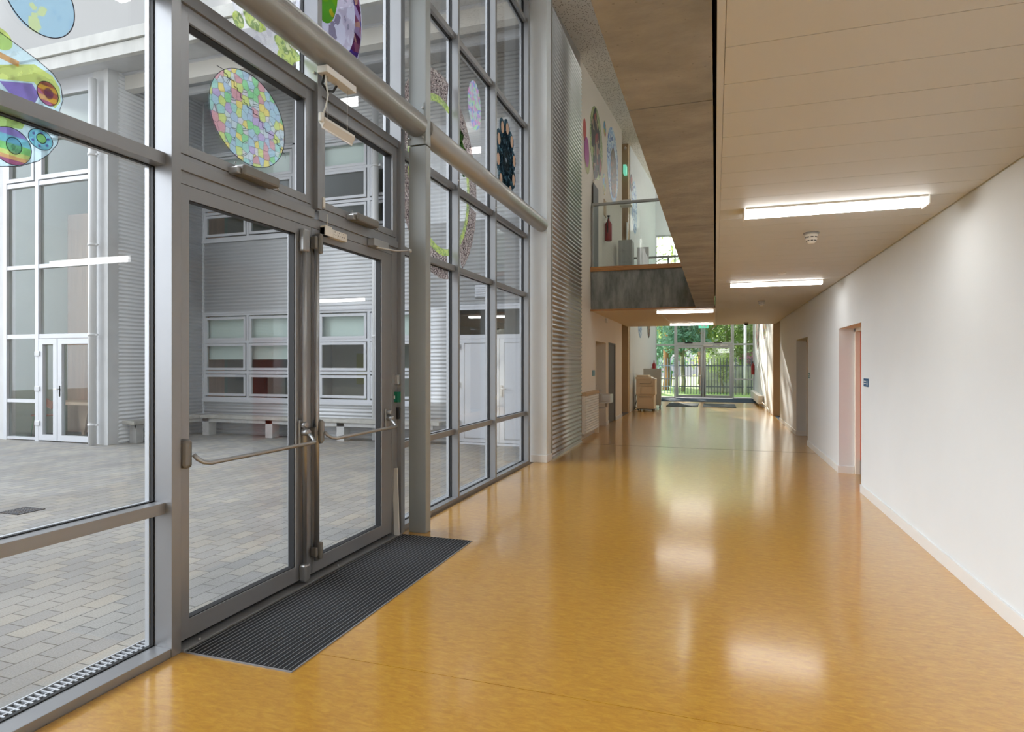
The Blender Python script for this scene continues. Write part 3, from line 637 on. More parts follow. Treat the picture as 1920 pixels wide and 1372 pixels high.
# fanlights over the doors
def fanlight(name, y0, y1, label):
    w_ = thing(name, label, 'window', (-2.8, (y0 + y1) / 2, 2.675), kind='structure')
    q = MB(); q.box(-2.85, -2.755, y0, y1, 2.610, 2.672, 0.002); q.box(-2.85, -2.755, y0, y1, 3.53, 3.60, 0.002); q.build('transom', 'frame', w_)
    x0, x1 = -2.86, -2.772
    q = MB(); za, zb = 2.674, 3.528; t_ = 0.028
    q.box(x0, x1, y0, y0 + t_, za, zb); q.box(x0, x1, y1 - t_, y1, za, zb); q.box(x0, x1, y0 + t_, y1 - t_, za, za + t_); q.box(x0, x1, y0 + t_, y1 - t_, zb - t_, zb); q.build('window_frame', 'frame', w_)
    q = MB(); a, b, c, d = y0 + t_ + 0.003, y1 - t_ - 0.003, za + t_ + 0.003, zb - t_ - 0.003; s_ = 0.055; x1b = x1 + 0.006
    q.box(x0, x1b, a, a + s_, c, d, 0.002); q.box(x0, x1b, b - s_, b, c, d, 0.002); q.box(x0, x1b, a + s_, b - s_, c, c + s_, 0.002); q.box(x0, x1b, a + s_, b - s_, d - s_, d, 0.002); q.build('sash', 'frame', w_)
    q = MB()
    for (u0, u1, v0, v1) in ((a + s_, a + s_ + 0.004, c + s_, d - s_), (b - s_ - 0.004, b - s_, c + s_, d - s_), (a + s_, b - s_, c + s_, c + s_ + 0.004), (a + s_, b - s_, d - s_ - 0.004, d - s_)):
        q.box(-2.845, -2.785, u0, u1, v0, v1)
    q.build('gasket', 'rubber', w_)
    q = MB(); q.box(-2.852, -2.842, a + s_ - 0.005, b - s_ + 0.005, c + s_ - 0.005, d - s_ + 0.005); q.build('pane', 'glass', w_)
fanlight('window_11', 2.592, 3.792, 'left top-hung fanlight over the entrance doors')
fanlight('window_12', 3.843, 5.035, 'right top-hung fanlight over the entrance doors')

# entrance doors
fr = thing('trim_8', 'silver frame and threshold round the entrance double doors', 'door frame', (-2.8, 3.8, 0), kind='structure')
q = MB(); q.box(-2.86, -2.768, 2.592, 2.612, 0.0, 2.610); q.box(-2.86, -2.768, 4.935, 5.035, 0.0, 2.610, 0.002); q.box(-2.86, -2.768, 2.612, 4.935, 2.54, 2.610, 0.002); q.build('jambs', 'frame', fr)
q = MB(); q.box(-2.93, -2.712, 2.592, 5.035, -0.02, 0.014, 0.002); q.build('threshold', 'frame', fr)
q = MB(); q.box(-2.87, -2.80, 2.592, 5.035, 0.014, 0.03); q.build('gap_shade_strip', 'black', fr)  # black strip painted in for the shade of the gap under the leaves
q = MB()
for y in (2.72, 4.05): q.lathe((-2.735, y, 0.012), [(0.009, 0), (0.009, 0.008), (0.005, 0.014)], 10)
q.build('door_stop', 'handle', fr)
def leaf(name, y0, y1, gy0, gy1, label, left):
    d = thing(name, label, 'door', (-2.79, (y0 + y1) / 2, 0.035), kind='structure')
    x0, x1 = -2.835, -2.768
    q = MB(); z0, z1 = 0.038, 2.537
    q.box(x0, x1, y0, gy0, z0, z1, 0.002); q.box(x0, x1, gy1, y1, z0, z1, 0.002); q.box(x0 + 0.0005, x1 - 0.0005, gy0 - 0.003, gy1 + 0.003, z0, 0.140); q.box(x0 + 0.0005, x1 - 0.0005, gy0 - 0.003, gy1 + 0.003, 2.462, z1)
    q.build('leaf_frame', 'frame', d)
    q = MB()
    for (u0, u1, v0, v1) in ((gy0, gy0 + 0.004, 0.14, 2.462), (gy1 - 0.004, gy1, 0.14, 2.462), (gy0, gy1, 0.14, 0.144), (gy0, gy1, 2.458, 2.462)):
        q.box(-2.825, -2.778, u0, u1, v0, v1)
    q.build('gasket', 'rubber', d)
    q = MB(); q.box(-2.832, -2.822, gy0 - 0.004, gy1 + 0.004, 0.136, 2.466); q.build('pane', 'glass', d)
    # panic bar
    bar = MB()
    ya, yb = (2.645, 3.70) if left else (3.83, 4.85)
    zb_ = 1.01
    bar.tube([(-2.70, ya, 1.06), (-2.685, ya + 0.012, 1.035), (-2.66, ya + 0.03, 1.015), (-2.635, ya + 0.06, 1.008), (-2.632, ya + 0.10, zb_ + 0.0), (-2.632, yb - 0.10, zb_ + 0.0), (-2.635, yb - 0.075, zb_ + 0.004), (-2.655, yb - 0.062, 1.03), (-2.69, yb - 0.06, 1.065)], 0.0125, 12)
    pb = bar.build('panic_bar', 'handle', d)
    q = MB(); yc = 2.615 if left else 3.815
    q.box(-2.768, -2.70, yc - 0.022, yc + 0.030, 0.985, 1.145, 0.02); q.build('pivot_housing', 'handle_dark' if left else 'handle', pb)
    q = MB(); yc = 3.645 if left else 4.83
    q.box(-2.768, -2.752, yc - 0.03, yc + 0.03, 0.97, 1.16, 0.006)
    q.lathe((-2.752, yc, 1.125), [(0.024, 0), (0.024, 0.03), (0.016, 0.042)], 16, axis='x'); q.lathe((-2.752, yc, 1.075), [(0.024, 0), (0.024, 0.05), (0.016, 0.062)], 16, axis='x')
    q.build('latch_case', 'handle', pb)
    yr = 3.655 if left else 3.795
    q = MB(); q.cyl((-2.742, yr, 0.13), (-2.742, yr, 2.44), 0.017, 14); q.build('vertical_rod', 'handle', d)
    if left:
        q = MB(); q.box(-2.768, -2.715, yr - 0.032, yr + 0.032, 2.34, 2.50, 0.014); q.build('bolt_housing', 'handle', d)
        q = MB(); q.box(-2.768, -2.71, yr - 0.03, yr + 0.03, 0.03, 0.15, 0.014); q.build('bolt_housing', 'handle', d)
    else:
        for (za, zb2) in ((2.35, 2.50), (0.135, 0.265)):
            q = MB(); q.box(-2.768, -2.705, yr - 0.005, yr + 0.035, za, zb2, 0.015); q.box(-2.76, -2.712, yr - 0.052, yr - 0.022, za + 0.03, zb2 - 0.03, 0.008); q.box(-2.75, -2.725, yr - 0.03, yr, (za + zb2) / 2 - 0.02, (za + zb2) / 2 + 0.02)
            q.build('bolt_housing', 'handle_dark', d)
        q = MB(); q.box(-2.768, -2.70, yr - 0.002, yr + 0.035, 0.975, 1.15, 0.018); q.box(-2.76, -2.712, yr - 0.058, yr - 0.028, 1.01, 1.10, 0.008); q.box(-2.75, -2.725, yr - 0.03, yr, 1.04, 1.07)
        q.build('bolt_housing', 'handle_dark', d)
leaf('door_5', 2.616, 3.768, 2.683, 3.593, 'left leaf of the glazed entrance doors with a curved panic bar', True)
leaf('door_6', 3.776, 4.930, 3.865, 4.754, 'right leaf of the glazed entrance doors with a curved panic bar', False)

# door closer
d = thing('door_closer', 'grey overhead door closer on the head of the right entrance leaf', 'door closer', (-2.75, 4.68, 2.55))
q = MB(); q.box(-2.766, -2.70, 4.52, 4.76, 2.545, 2.605, 0.004); q.build('body', 'steel', d)
q = MB(); q.tube([(-2.715, 4.60, 2.540), (-2.66, 4.80, 2.545), (-2.58, 4.93, 2.56)], 0.007, 8); q.tube([(-2.58, 4.93, 2.56), (-2.74, 4.88, 2.553)], 0.006, 8); q.cyl((-2.58, 4.93, 2.545), (-2.58, 4.93, 2.575), 0.012, 12); q.cyl((-2.715, 4.6, 2.53), (-2.715, 4.6, 2.548), 0.012, 12)
q.build('arm', 'steel', d)
# electrical strip on the door head
d = thing('socket_strip', 'white multi-socket strip fixed on the door head beside the vertical rods', 'socket strip', (-2.75, 4.0, 2.5))
q = MB(); q.box(-2.768, -2.725, 3.87, 4.16, 2.502, 2.563, 0.003); q.box(-2.768, -2.72, 3.87, 3.955, 2.502, 2.575, 0.003); q.build('body', 'plastic_white', d)
for k in range(3):
    q = MB(); yk = 3.995 + k * 0.055; q.box(-2.7255, -2.7235, yk - 0.022, yk + 0.022, 2.508, 2.558)
    for a, b in ((0, 0.014), (-0.011, -0.008), (0.011, -0.008)): q.box(-2.7240, -2.7225, yk + a - 0.003, yk + a + 0.003, 2.531 + b, 2.538 + b, m=1)
    q.build('socket', ['plastic_white', 'plastic_black'], d)
q = MB(); q.tube([(-2.722, 3.90, 2.57), (-2.722, 3.90, 2.66)], 0.0025, 6); q.build('cord', 'plastic_white', d)
q = MB(); q.box(-2.755, -2.725, 3.853, 3.878, 2.70, 2.775, 0.003)
q.build('junction_box', 'plastic_white', None, 'small cream junction box on the right fanlight sill', 'junction box')

def actuator(y, z, label):
    a = thing('window_actuator', label, 'window opener', (-2.74, y, z), 'window openers on the fanlights')
    q = MB(); q.box(-2.765, -2.675, y - 0.16, y + 0.16, z + 0.006, z + 0.072, 0.014); q.build('motor_housing', 'handle_dark', a)
    q = MB(); q.box(-2.768, -2.70, y - 0.19, y - 0.15, z + 0.012, z + 0.05, 0.004); q.cyl((-2.73, y - 0.16, z + 0.035), (-2.73, y - 0.14, z + 0.035), 0.016)
    q.build('bracket', 'steel', a); q = MB()
    q.tube([(-2.73, y - 0.185, z + 0.045), (-2.71, y - 0.19, z + 0.075), (-2.735, y - 0.17, z + 0.08)], 0.004, 6); q.build('cable', 'steel', a); q = MB(); q.tube([(-2.70, y + 0.14, z + 0.02), (-2.69, y + 0.165, z + 0.002), (-2.715, y + 0.165, z - 0.004)], 0.005, 6)
    q.build('bracket', 'steel', a)
actuator(3.16, 2.682, 'bronze window opener motor under the left fanlight')
actuator(4.40, 2.682, 'bronze window opener motor under the right fanlight')

# steel column
c = thing('steel_column', 'tall grey rectangular steel column just past the entrance doors', 'column', (-2.605, 5.16, 0), kind='structure')
q = MB(); q.box(-2.692, -2.518, 5.112, 5.215, 0, 3.56, 0.004); q.build('lower_shaft', 'column', c)
q = MB(); q.box(-2.692, -2.518, 5.112, 5.215, 3.57, ceil_z(5.1), 0.004); q.box(-2.70, -2.535, 5.106, 5.118, 3.57, 3.95); q.build('upper_shaft', 'column', c)
q = MB()
for (x, z) in ((-2.545, 3.90), (-2.68, 3.63), (-2.545, 3.63)): q.lathe((x, 5.108, z), [(0.011, 0), (0.011, -0.01), (0.006, -0.018)], 10, axis='y')
q.build('bolt', 'steel', c)
# round wind tube in two lengths
for i, (a, b, lab) in enumerate(((-5.99, 5.105, 'large grey round steel tube from overhead to the steel column'), (5.222, 9.38, 'large grey round steel tube from the column to the white pier'))):
    q = MB(); q.cyl((-2.605, a, 3.75), (-2.605, b, 3.75), 0.108, 40)
    q.build('steel_tube', 'tube', None, lab, 'steel tube', 'horizontal steel tubes along the glazing')
for y in (3.79, 6.44, 7.70):
    q = MB(); q.lathe((-2.755, y - 0.002, 3.66 if y < 5 else 3.63), [(0.010, 0), (0.010, -0.008), (0.005, -0.014)], 10, axis='y')
    q.build('mullion_bolt', 'steel', None, {3.79: 'small dome bolt on the mullion between the fanlights', 6.44: 'small dome bolt on the mullion past the column', 7.70: 'small dome bolt on the second mullion past the column'}[y], 'bolt', 'dome bolts on the mullions')

# emergency luminaire hanging under the tube
d = thing('emergency_gear_box', 'white gear box fixed under the round tube above the right fanlight', 'gear box', (-2.60, 3.84, 3.59))
q = MB(); q.box(-2.64, -2.56, 3.66, 4.03, 3.585, 3.635, 0.003); q.build('box', 'plastic_white', d)
q = MB(); q.tube([(-2.61, 3.70, 3.585), (-2.62, 3.69, 3.52), (-2.62, 3.75, 3.495), (-2.62, 3.82, 3.52), (-2.62, 3.86, 3.575)], 0.009, 8); q.build('cable_loop', 'rubber', d)
d = thing('hanging_luminaire', 'slim white emergency luminaire hanging on wires below its gear box', 'hanging light', (-2.60, 3.84, 3.20))
q = MB(); q.prism([(-2.625, 3.27), (-2.575, 3.27), (-2.570, 3.25), (-2.597, 3.205), (-2.603, 3.205), (-2.63, 3.25)], 'y', 3.66, 4.03); q.build('housing', 'plastic_white', d)
q = MB(); q.box(-2.603, -2.597, 3.66, 4.03, 3.195, 3.205); q.build('edge_panel', M['white_ink'] if 'x' in M else 'white_ink', d)
for yy in (3.72, 3.97): q = MB(); q.tube([(-2.60, yy, 3.27), (-2.60, yy, 3.585)], 0.0018, 5); q.build('suspension_wire', 'steel', d)
q = MB(); q.tube([(-2.60, 3.70, 3.585), (-2.59, 3.69, 3.52), (-2.59, 3.715, 3.45), (-2.59, 3.69, 3.36), (-2.60, 3.665, 3.28)], 0.006, 8)
q.box(-2.615, -2.585, 3.635, 3.668, 3.235, 3.30, 0.008); q.build('flex_and_plug', 'plastic_white', d)

# controls on the mullion right of the doors (they face the viewer down the hall: on the jamb's near side)
yj = 5.033
d = thing('light_switch', 'grey metal light switch on the mullion right of the doors', 'switch', (-2.78, 5.01, 1.36))
q = MB(); q.box(-2.828, -2.735, 4.99, yj, 1.365, 1.455, 0.006); q.build('switch_box', 'steel', d)
q = MB(); q.box(-2.79, -2.775, 4.984, 4.99, 1.395, 1.425, 0.001); q.build('rocker', 'white_ink', d)
d = thing('door_release_unit', 'green emergency door release box on the mullion right of the doors', 'door release', (-2.78, 5.01, 1.20))
q = MB(); q.box(-2.835, -2.730, 4.975, yj, 1.205, 1.300, 0.004); q.build('housing', 'green_box', d)
q = MB(); q.box(-2.818, -2.758, 4.971, 4.975, 1.238, 1.266); q.build('element_label', 'white_ink', d)
for (x, z) in ((-2.829, 1.288), (-2.829, 1.212), (-2.79, 1.29)): q = MB(); q.box(x, x + 0.012, 4.971, 4.975, z - 0.004, z + 0.006); q.build('led', 'green_led', d)
q = MB()
for k in range(3): q.box(-2.806 + k * 0.014, -2.799 + k * 0.014, 4.969, 4.971, 1.247, 1.257)
q.build('arrow_marks', 'plastic_black', d)
q = MB(); q.box(-2.790, -2.738, 5.012, yj, 1.05, 1.158, 0.004); q.build('card_reader', 'plastic_black', None, 'black card reader on the mullion below the green box', 'card reader')
q = MB(); q.obox(Vector((-2.742, 4.962, 0.31)), (0.05, 0.012, 0.60), Matrix.Rotation(math.radians(-4), 3, 'Y') @ Matrix.Rotation(math.radians(-4), 3, 'X'))
q.build('leaning_trim_strip', 'plastic_white', None, 'loose pale aluminium strip leaning against the mullion foot', 'strip')
# entrance mat
d = thing('entrance_mat', 'black ribbed entrance mat with thin metal lines inside the doors', 'mat', (-2.36, 3.8, 0))
q = MB(); q.box(-2.706, -2.028, 2.60, 5.02, 0.0, 0.005); q.build('ribbed_carpet', 'mat_black', d)
q = MB()
for k in range(22): x = -2.690 + k * 0.0303; q.box(x, x + 0.0028, 2.605, 5.015, 0.004, 0.0075)
q.build('metal_strips', 'alu_strip', d)
q = MB(); q.box(-2.708, -2.022, 2.592, 2.60, 0, 0.006); q.box(-2.028, -2.022, 2.60, 5.02, 0, 0.006); q.build('edge_trim', 'alu_strip', d)

# ------------------------------------------------------------------ ceiling fittings
def batten(x0, x1, y0, y1, label, prev=[]):
    d = thing('ceiling_light', label, 'ceiling light', ((x0 + x1) / 2, (y0 + y1) / 2, 2.735), 'batten lights across the corridor ceiling')
    q = MB(); q.box(x0 + 0.005, x1 - 0.005, y0 - 0.01, y1 + 0.01, 2.722, 2.735); q.box(x0 - 0.012, x0, y0 - 0.004, y1 + 0.004, 2.675, 2.734, 0.003); q.box(x1, x1 + 0.012, y0 - 0.004, y1 + 0.004, 2.675, 2.734, 0.003); q.build('base_and_caps', 'plastic_white', d)
    q = MB(); ym = (y0 + y1) / 2; hw = (y1 - y0) / 2
    poly = [(ym - hw, 2.722)] + [(ym - hw * math.cos(a), 2.700 - 0.024 * math.sin(a)) for a in [PI * k / 8 for k in range(9)]] + [(ym + hw, 2.722)]
    q.prism(poly, 'x', x0, x1); q.build('diffuser', 'lamp', d)
batten(0.215, 1.42, 5.00, 5.17, 'long bright batten light nearest the viewer')
batten(0.215, 1.42, 9.50, 9.67, 'bright batten light second from the viewer, near the right wall')
batten(-1.22, -0.045, 13.95, 14.12, 'bright batten light just past the dark concrete landing')
batten(-1.24, -0.06, 18.40, 18.57, 'bright batten light farthest away at the lobby opening')
batten(0.215, 1.42, 0.5, 0.67, 'batten light overhead, above the viewer')
batten(0.215, 1.42, -4.0, -3.83, 'batten light behind the viewer')

def smoke(x, y, label):
    d = thing('smoke_detector', label, 'smoke detector', (x, y, 2.735), 'smoke detectors on the plank ceiling')
    q = MB(); q.lathe((x, y, 2.735), [(0.066, 0), (0.066, -0.010), (0.055, -0.012)], 28); q.build('base_plate', 'plastic_grey', d)
    q = MB(); q.lathe((x, y, 2.723), [(0.052, 0), (0.052, -0.022), (0.046, -0.024), (0.046, -0.032), (0.05, -0.034), (0.047, -0.055), (0.038, -0.057), (0.038, -0.066), (0.036, -0.068), (0.028, -0.082), (0.0, -0.084)], 28); q.build('body', 'plastic_white', d)
    q = MB()
    for zz, rr in ((2.693, 0.0465), (2.662, 0.0385)):
        for k in range(8):
            a = k * PI / 4; q.obox(Vector((x + rr * math.cos(a), y + rr * math.sin(a), zz)), (0.006, rr * 0.5, 0.008), Matrix.Rotation(a, 3, 'Z'))
    q.build('vents', 'plastic_black', d)
smoke(0.823, 6.12, 'white smoke detector nearest the viewer between two lights')
smoke(0.823, 12.4, 'smaller-looking white smoke detector beyond the second light')
d = thing('security_camera', 'small dark dome camera under the ceiling near the lobby', 'camera', (0.826, 18.5, 2.735))
q = MB(); q.lathe((0.826, 18.5, 2.735), [(0.06, 0), (0.06, -0.03)], 20); q.build('base', 'plastic_white', d)
q = MB(); q.lathe((0.826, 18.5, 2.705), [(0.052, 0), (0.05, -0.03), (0.035, -0.055), (0.0, -0.065)], 20); q.build('dome', 'plastic_black', d)
for i, (x, y, lab) in enumerate(((0.825, 8.7, 'tiny flush white ceiling fitting between the smoke detector and second light'), (-0.64, 17.3, 'tiny white ceiling fitting before the farthest light'))):
    q = MB(); q.lathe((x, y, 2.735), [(0.05, 0), (0.048, -0.006), (0.02, -0.012), (0.0, -0.018)], 20); q.build('sprinkler_cap', 'plastic_white', None, lab, 'ceiling fitting')
q = MB(); q.box(L, L + 0.05, 15.35, 15.55, 2.60, 2.70, 0.01); q.build('motion_sensor', 'plastic_white', None, 'small white sensor high on the left wall above the doors', 'sensor')

for y in (1.0, 6.0, 11.0, 16.0, 22.0, 25.0, 28.0):  # fill lamps added to brighten the upper storey and the lobby
    zl = ceil_z(y) - 0.70; xl = 0.2 if y < 20 else -1.2
    d = thing('added_fill_lamp', 'added fill lamp under the high perforated ceiling, %s' % {1.0: 'above the viewer', 6.0: 'second', 11.0: 'third', 16.0: 'over the landing', 22.0: 'over the near lobby', 25.0: 'over the mid lobby', 28.0: 'over the far lobby'}[y], 'ceiling light', (xl + 0.7, y, zl), 'added fill lamps under the high ceiling')
    for xx in (xl + 0.2, xl + 1.3): q = MB(); q.tube([(xx, y, zl + 0.06), (xx, y, ceil_z(y) + 0.01)], 0.004, 6); q.build('suspension_rod', 'steel', d)
    q = MB(); q.box(xl + 0.0, xl + 1.5, y - 0.12, y + 0.12, zl - 0.03, zl + 0.07, 0.01); q.build('diffuser', 'lamp', d)

# wall signs
def sign(x, y0, y1, z0, z1, mat, label):
    d = thing('door_sign', label, 'sign', (x, (y0 + y1) / 2, z0), 'door signs on the right wall')
    q = MB(); q.box(x - 0.006, x, y0, y1, z0, z1, 0.001); q.build('plate', mat, d)
    q = MB(); h = z1 - z0; wd = y1 - y0
    for k in range(2): q.box(x - 0.008, x - 0.006, y0 + wd * 0.45, y1 - wd * 0.08, z0 + h * (0.62 - 0.28 * k), z0 + h * (0.70 - 0.28 * k))
    q.box(x - 0.008, x - 0.006, y0 + wd * 0.14, y0 + wd * 0.28, z0 + h * 0.18, z0 + h * 0.52); q.lathe((x - 0.006, y0 + wd * 0.21, z0 + h * 0.68), [(h * 0.10, 0), (h * 0.10, -0.002)], 12, axis='x')
    q.build('lettering', 'white_ink', d)
sign(R, 8.03, 8.26, 1.29, 1.385, 'sign_blue', 'blue sign with white lettering beside the red door')
sign(R, 12.65, 12.87, 1.29, 1.39, 'sign_teal', 'teal sign beside the farther doorway on the right wall')
q = MB(); q.box(L, L + 0.012, 13.70, 13.95, 1.29, 1.42, 0.002); q.build('wall_plate', 'sign_teal', None, 'small blue-grey plate on the left wall above the sink', 'sign')

# ------------------------------------------------------------------ left corridor: radiator, sink
d = thing('radiator', 'tall white ribbed radiator panel on the left wall past the corrugated panel', 'radiator', (L + 0.08, 13.15, 0.1))
q = MB(); q.box(L + 0.03, L + 0.09, 12.40, 13.85, 0.12, 0.90)
for k in range(14): z = 0.135 + k * 0.0545; q.box(L + 0.085, L + 0.115, 12.40, 13.85, z, z + 0.043, 0.006)
q.build('panel', 'radiator', d)
q = MB(); q.box(L, L + 0.125, 12.39, 13.87, 0.90, 0.965, 0.004); q.build('top_shelf', 'tan', d)
q = MB(); q.box(L, L + 0.11, 13.87, 13.90, 0.0, 0.95); q.build('pipe_cover', 'wall_bounce', d)
d = thing('drinking_sink', 'small stainless drinking sink on the left wall by the grey door', 'sink', (L + 0.15, 14.3, 0.5))
q = MB(); q.box(L, L + 0.34, 14.1, 14.5, 0.66, 0.69, 0.004); q.box(L, L + 0.34, 14.1, 14.5, 0.69, 0.86, 0.008)
q.build('bowl', 'steel', d)
q = MB(); q.box(L + 0.03, L + 0.31, 14.13, 14.47, 0.80, 0.862); q.build('basin_rim', 'steel', d)
q = MB(); q.tube([(L + 0.07, 14.2, 0.86), (L + 0.07, 14.2, 0.95), (L + 0.10, 14.2, 0.97), (L + 0.13, 14.2, 0.95)], 0.01, 8); q.build('tap', 'steel', d)
q = MB(); q.cyl((L + 0.22, 14.3, 0.66), (L + 0.22, 14.3, 0.56), 0.03); q.tube([(L + 0.22, 14.3, 0.58), (L + 0.16, 14.3, 0.52), (L + 0.01, 14.3, 0.54)], 0.018, 8); q.build('waste_trap', 'plastic_white', d)
q = MB(); q.box(L, L + 0.05, 14.06, 14.10, 0, 0.80); q.build('side_panel', 'wall_bounce', d)

# ------------------------------------------------------------------ photocopier
d = thing('photocopier', 'beige floor-standing photocopier against the left lobby wall', 'photocopier', (-2.2, 21.3, 0))
q = MB(); x0, x1, y0, y1 = -2.52, -1.90, 20.95, 21.6
q.box(x0 + 0.03, x1 - 0.03, y0 + 0.03, y1, 0.06, 0.52, 0.01); q.box(x0, x1, y0, y1, 0.52, 1.05, 0.012); q.build('cabinet', 'copier', d)
q = MB(); q.box(x0 - 0.02, x1 - 0.12, y0 - 0.02, y1, 1.05, 1.13, 0.012); q.box(x0 + 0.02, x1 - 0.2, y0 + 0.02, y1 - 0.1, 1.13, 1.19, 0.012); q.build('document_cover', 'copier', d)
q = MB(); q.box(x0 + 0.06, x1 - 0.03, y0 - 0.012, y0, 0.86, 1.0, 0.004); q.build('upper_panel', 'copier', d)
q = MB(); q.box(x0 + 0.04, x1 - 0.03, y0 - 0.014, y0, 0.55, 0.84, 0.004); q.box(x0 + 0.16, x1 - 0.10, y0 - 0.022, y0 - 0.012, 0.57, 0.80, 0.003); q.build('front_door', 'copier', d)
q = MB(); q.box(x0 + 0.08, x1 - 0.05, y0 + 0.015, y0 + 0.032, 0.12, 0.48, 0.004); q.build('paper_drawer', 'copier', d)
q = MB()
for a in ((x0 + 0.12, x1 - 0.12, 0.90, 0.915), (x1 - 0.14, x1 - 0.09, 0.955, 0.97), (x0 + 0.05, x1 - 0.06, 0.818, 0.824), (x1 - 0.12, x1 - 0.07, 0.83, 0.838), (x0 + 0.10, x1 - 0.1, 0.455, 0.468)): q.box(a[0], a[1], y0 - 0.026, y0 - 0.01, a[2], a[3])
q.box(x0 + 0.155, x0 + 0.16, y0 - 0.024, y0 - 0.012, 0.57, 0.80); q.box(x1 - 0.10, x1 - 0.095, y0 - 0.024, y0 - 0.012, 0.57, 0.80)
q.box(x1 - 0.10, x1 - 0.09, y0 + 0.008, y0 + 0.02, 0.30, 0.40); q.build('slots_and_seams', 'copier_line', d)
q = MB(); q.prism([(x1 - 0.14, 1.05), (x1 + 0.02, 1.05), (x1 + 0.02, 1.07), (x1 - 0.14, 1.12)], 'y', y0 - 0.01, y0 + 0.4); q.build('control_panel', 'plastic_white', d)
q = MB()
for (x, y) in ((x0 + 0.08, y0 + 0.08), (x1 - 0.08, y0 + 0.08), (x0 + 0.08, y1 - 0.08), (x1 - 0.08, y1 - 0.08)): q.cyl((x - 0.02, y, 0.03), (x + 0.02, y, 0.03), 0.03, 14)
q.box(x0 + 0.05, x1 - 0.05, y0 + 0.05, y1 - 0.05, 0.04, 0.06); q.build('castors', 'plastic_black', d)
q = MB(); q.tube([(-2.50, 21.5, 0.5), (-2.58, 21.3, 0.2), (-2.60, 21.1, 0.05), (-2.50, 20.95, 0.02), (-2.42, 20.98, 0.015)], 0.012, 6); q.tube([(-2.55, 21.6, 0.7), (-2.60, 21.4, 0.4), (-2.58, 21.2, 0.1), (-2.48, 21.1, 0.03)], 0.012, 6); q.build('cables', 'plastic_black', d)
d = thing('display_board', 'olive-beige board standing behind the photocopier', 'board', (-2.15, 22.4, 0))
q = MB(); q.box(-2.44, -1.82, 22.4, 22.44, 0.1, 1.40, 0.005); q.build('board', 'cabinet', d)
for xx in (-2.42, -1.88): q = MB(); q.box(xx, xx + 0.04, 22.3, 22.5, 0, 0.1); q.build('foot', 'plastic_black', d)

# ------------------------------------------------------------------ lobby: far glazing, mats, radiator
FY = 29.5
lob = thing('window_13', 'far glazed end of the lobby with panes round the double doors', 'window', (-0.5, FY, 0), kind='structure')
zt_ = 7.55
for x in (-2.66, -1.80, 0.74, 1.60): q = MB(); q.box(x, x + 0.06, FY - 0.10, FY, 0, zt_); q.build('mullion', 'pale_or_lit_metal', lob)  # lobby frames take the paler tone to imitate light falling on them
q = MB(); q.box(-0.56, -0.50, FY - 0.10, FY, 2.49, zt_); q.build('mullion', 'pale_or_lit_metal', lob)
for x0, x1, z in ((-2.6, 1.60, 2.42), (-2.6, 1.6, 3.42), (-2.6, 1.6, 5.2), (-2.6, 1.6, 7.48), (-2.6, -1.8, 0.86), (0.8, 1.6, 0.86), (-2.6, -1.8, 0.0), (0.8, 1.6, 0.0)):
    q = MB(); q.box(x0, x1, FY - 0.09, FY - 0.005, z, z + (0.07 if z > 1 else 0.05)); q.build('transom', 'pale_or_lit_metal', lob)
for (a, b, c_, d_) in ((-2.59, -1.80, 0.06, 2.42), (0.81, 1.62, 0.06, 2.42), (-2.59, -0.56, 2.49, 3.42), (-0.5, 1.62, 2.49, 3.42), (-2.59, -0.56, 3.49, 7.48), (-0.5, 1.62, 3.49, 7.48)):
    q = MB(); q.box(a, b, FY - 0.03, FY - 0.02, c_, d_); q.build('pane', 'glass', lob)
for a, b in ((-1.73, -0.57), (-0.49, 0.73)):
    q = MB(); q.frm('y', FY - 0.11, FY - 0.01, a, b, 2.495, 3.415, 0.06); q.build('fanlight_frame', 'pale_or_lit_metal', lob)
    q = MB(); q.box((a + b) / 2 - 0.17, (a + b) / 2 + 0.17, FY - 0.17, FY - 0.11, 2.52, 2.57); q.build('opener', 'plastic_black', lob)
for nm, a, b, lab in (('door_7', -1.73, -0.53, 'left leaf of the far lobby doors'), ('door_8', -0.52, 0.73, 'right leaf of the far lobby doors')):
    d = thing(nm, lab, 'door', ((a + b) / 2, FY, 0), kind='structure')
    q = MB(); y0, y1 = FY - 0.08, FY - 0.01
    q.frm('y', y0, y1, a, b, 0.03, 2.41, 0.11); q.build('leaf_frame', 'pale_or_lit_metal', d)
    q = MB(); q.box(a + 0.11, b - 0.11, FY - 0.045, FY - 0.035, 0.14, 2.28); q.build('pane', 'glass', d)
    if nm == 'door_7':
        q = MB(); q.tube([(a + 0.06, FY - 0.09, 1.08), (a + 0.12, FY - 0.16, 1.02), (b - 0.12, FY - 0.16, 1.02), (b - 0.06, FY - 0.09, 1.08)], 0.016, 8); q.build('panic_bar', 'white_ink', d)
    q = MB(); xr = b - 0.05 if nm == 'door_7' else a + 0.05; q.cyl((xr, FY - 0.10, 0.1), (xr, FY - 0.10, 2.35), 0.018); q.build('vertical_rod', 'steel', d)
for x0, x1, lab in ((-0.50, -0.10, 'left white box on the far door head'), (0.20, 0.55, 'white closer on the far door head, right')):
    q = MB(); q.box(x0, x1, FY - 0.16, FY - 0.09, 2.37, 2.45, 0.005); q.build('door_head_box', 'plastic_white', None, lab, 'door closer')
q = MB(); q.box(-2.62, 1.65, 26.6, 29.38, 0, 0.008); q.build('lobby_mat', 'mat_blue', None, 'wide slate-blue matting before the far doors', 'mat')
for x0, x1, lab in ((-1.73, -0.60, 'loose grey mat on the left before the blue matting'), (-0.43, 0.72, 'loose grey mat on the right before the blue matting')):
    q = MB(); q.box(x0, x1, 23.4, 25.4, 0, 0.012, 0.004); q.build('loose_mat', 'mat_grey', None, lab, 'mat', 'loose mats in the lobby')
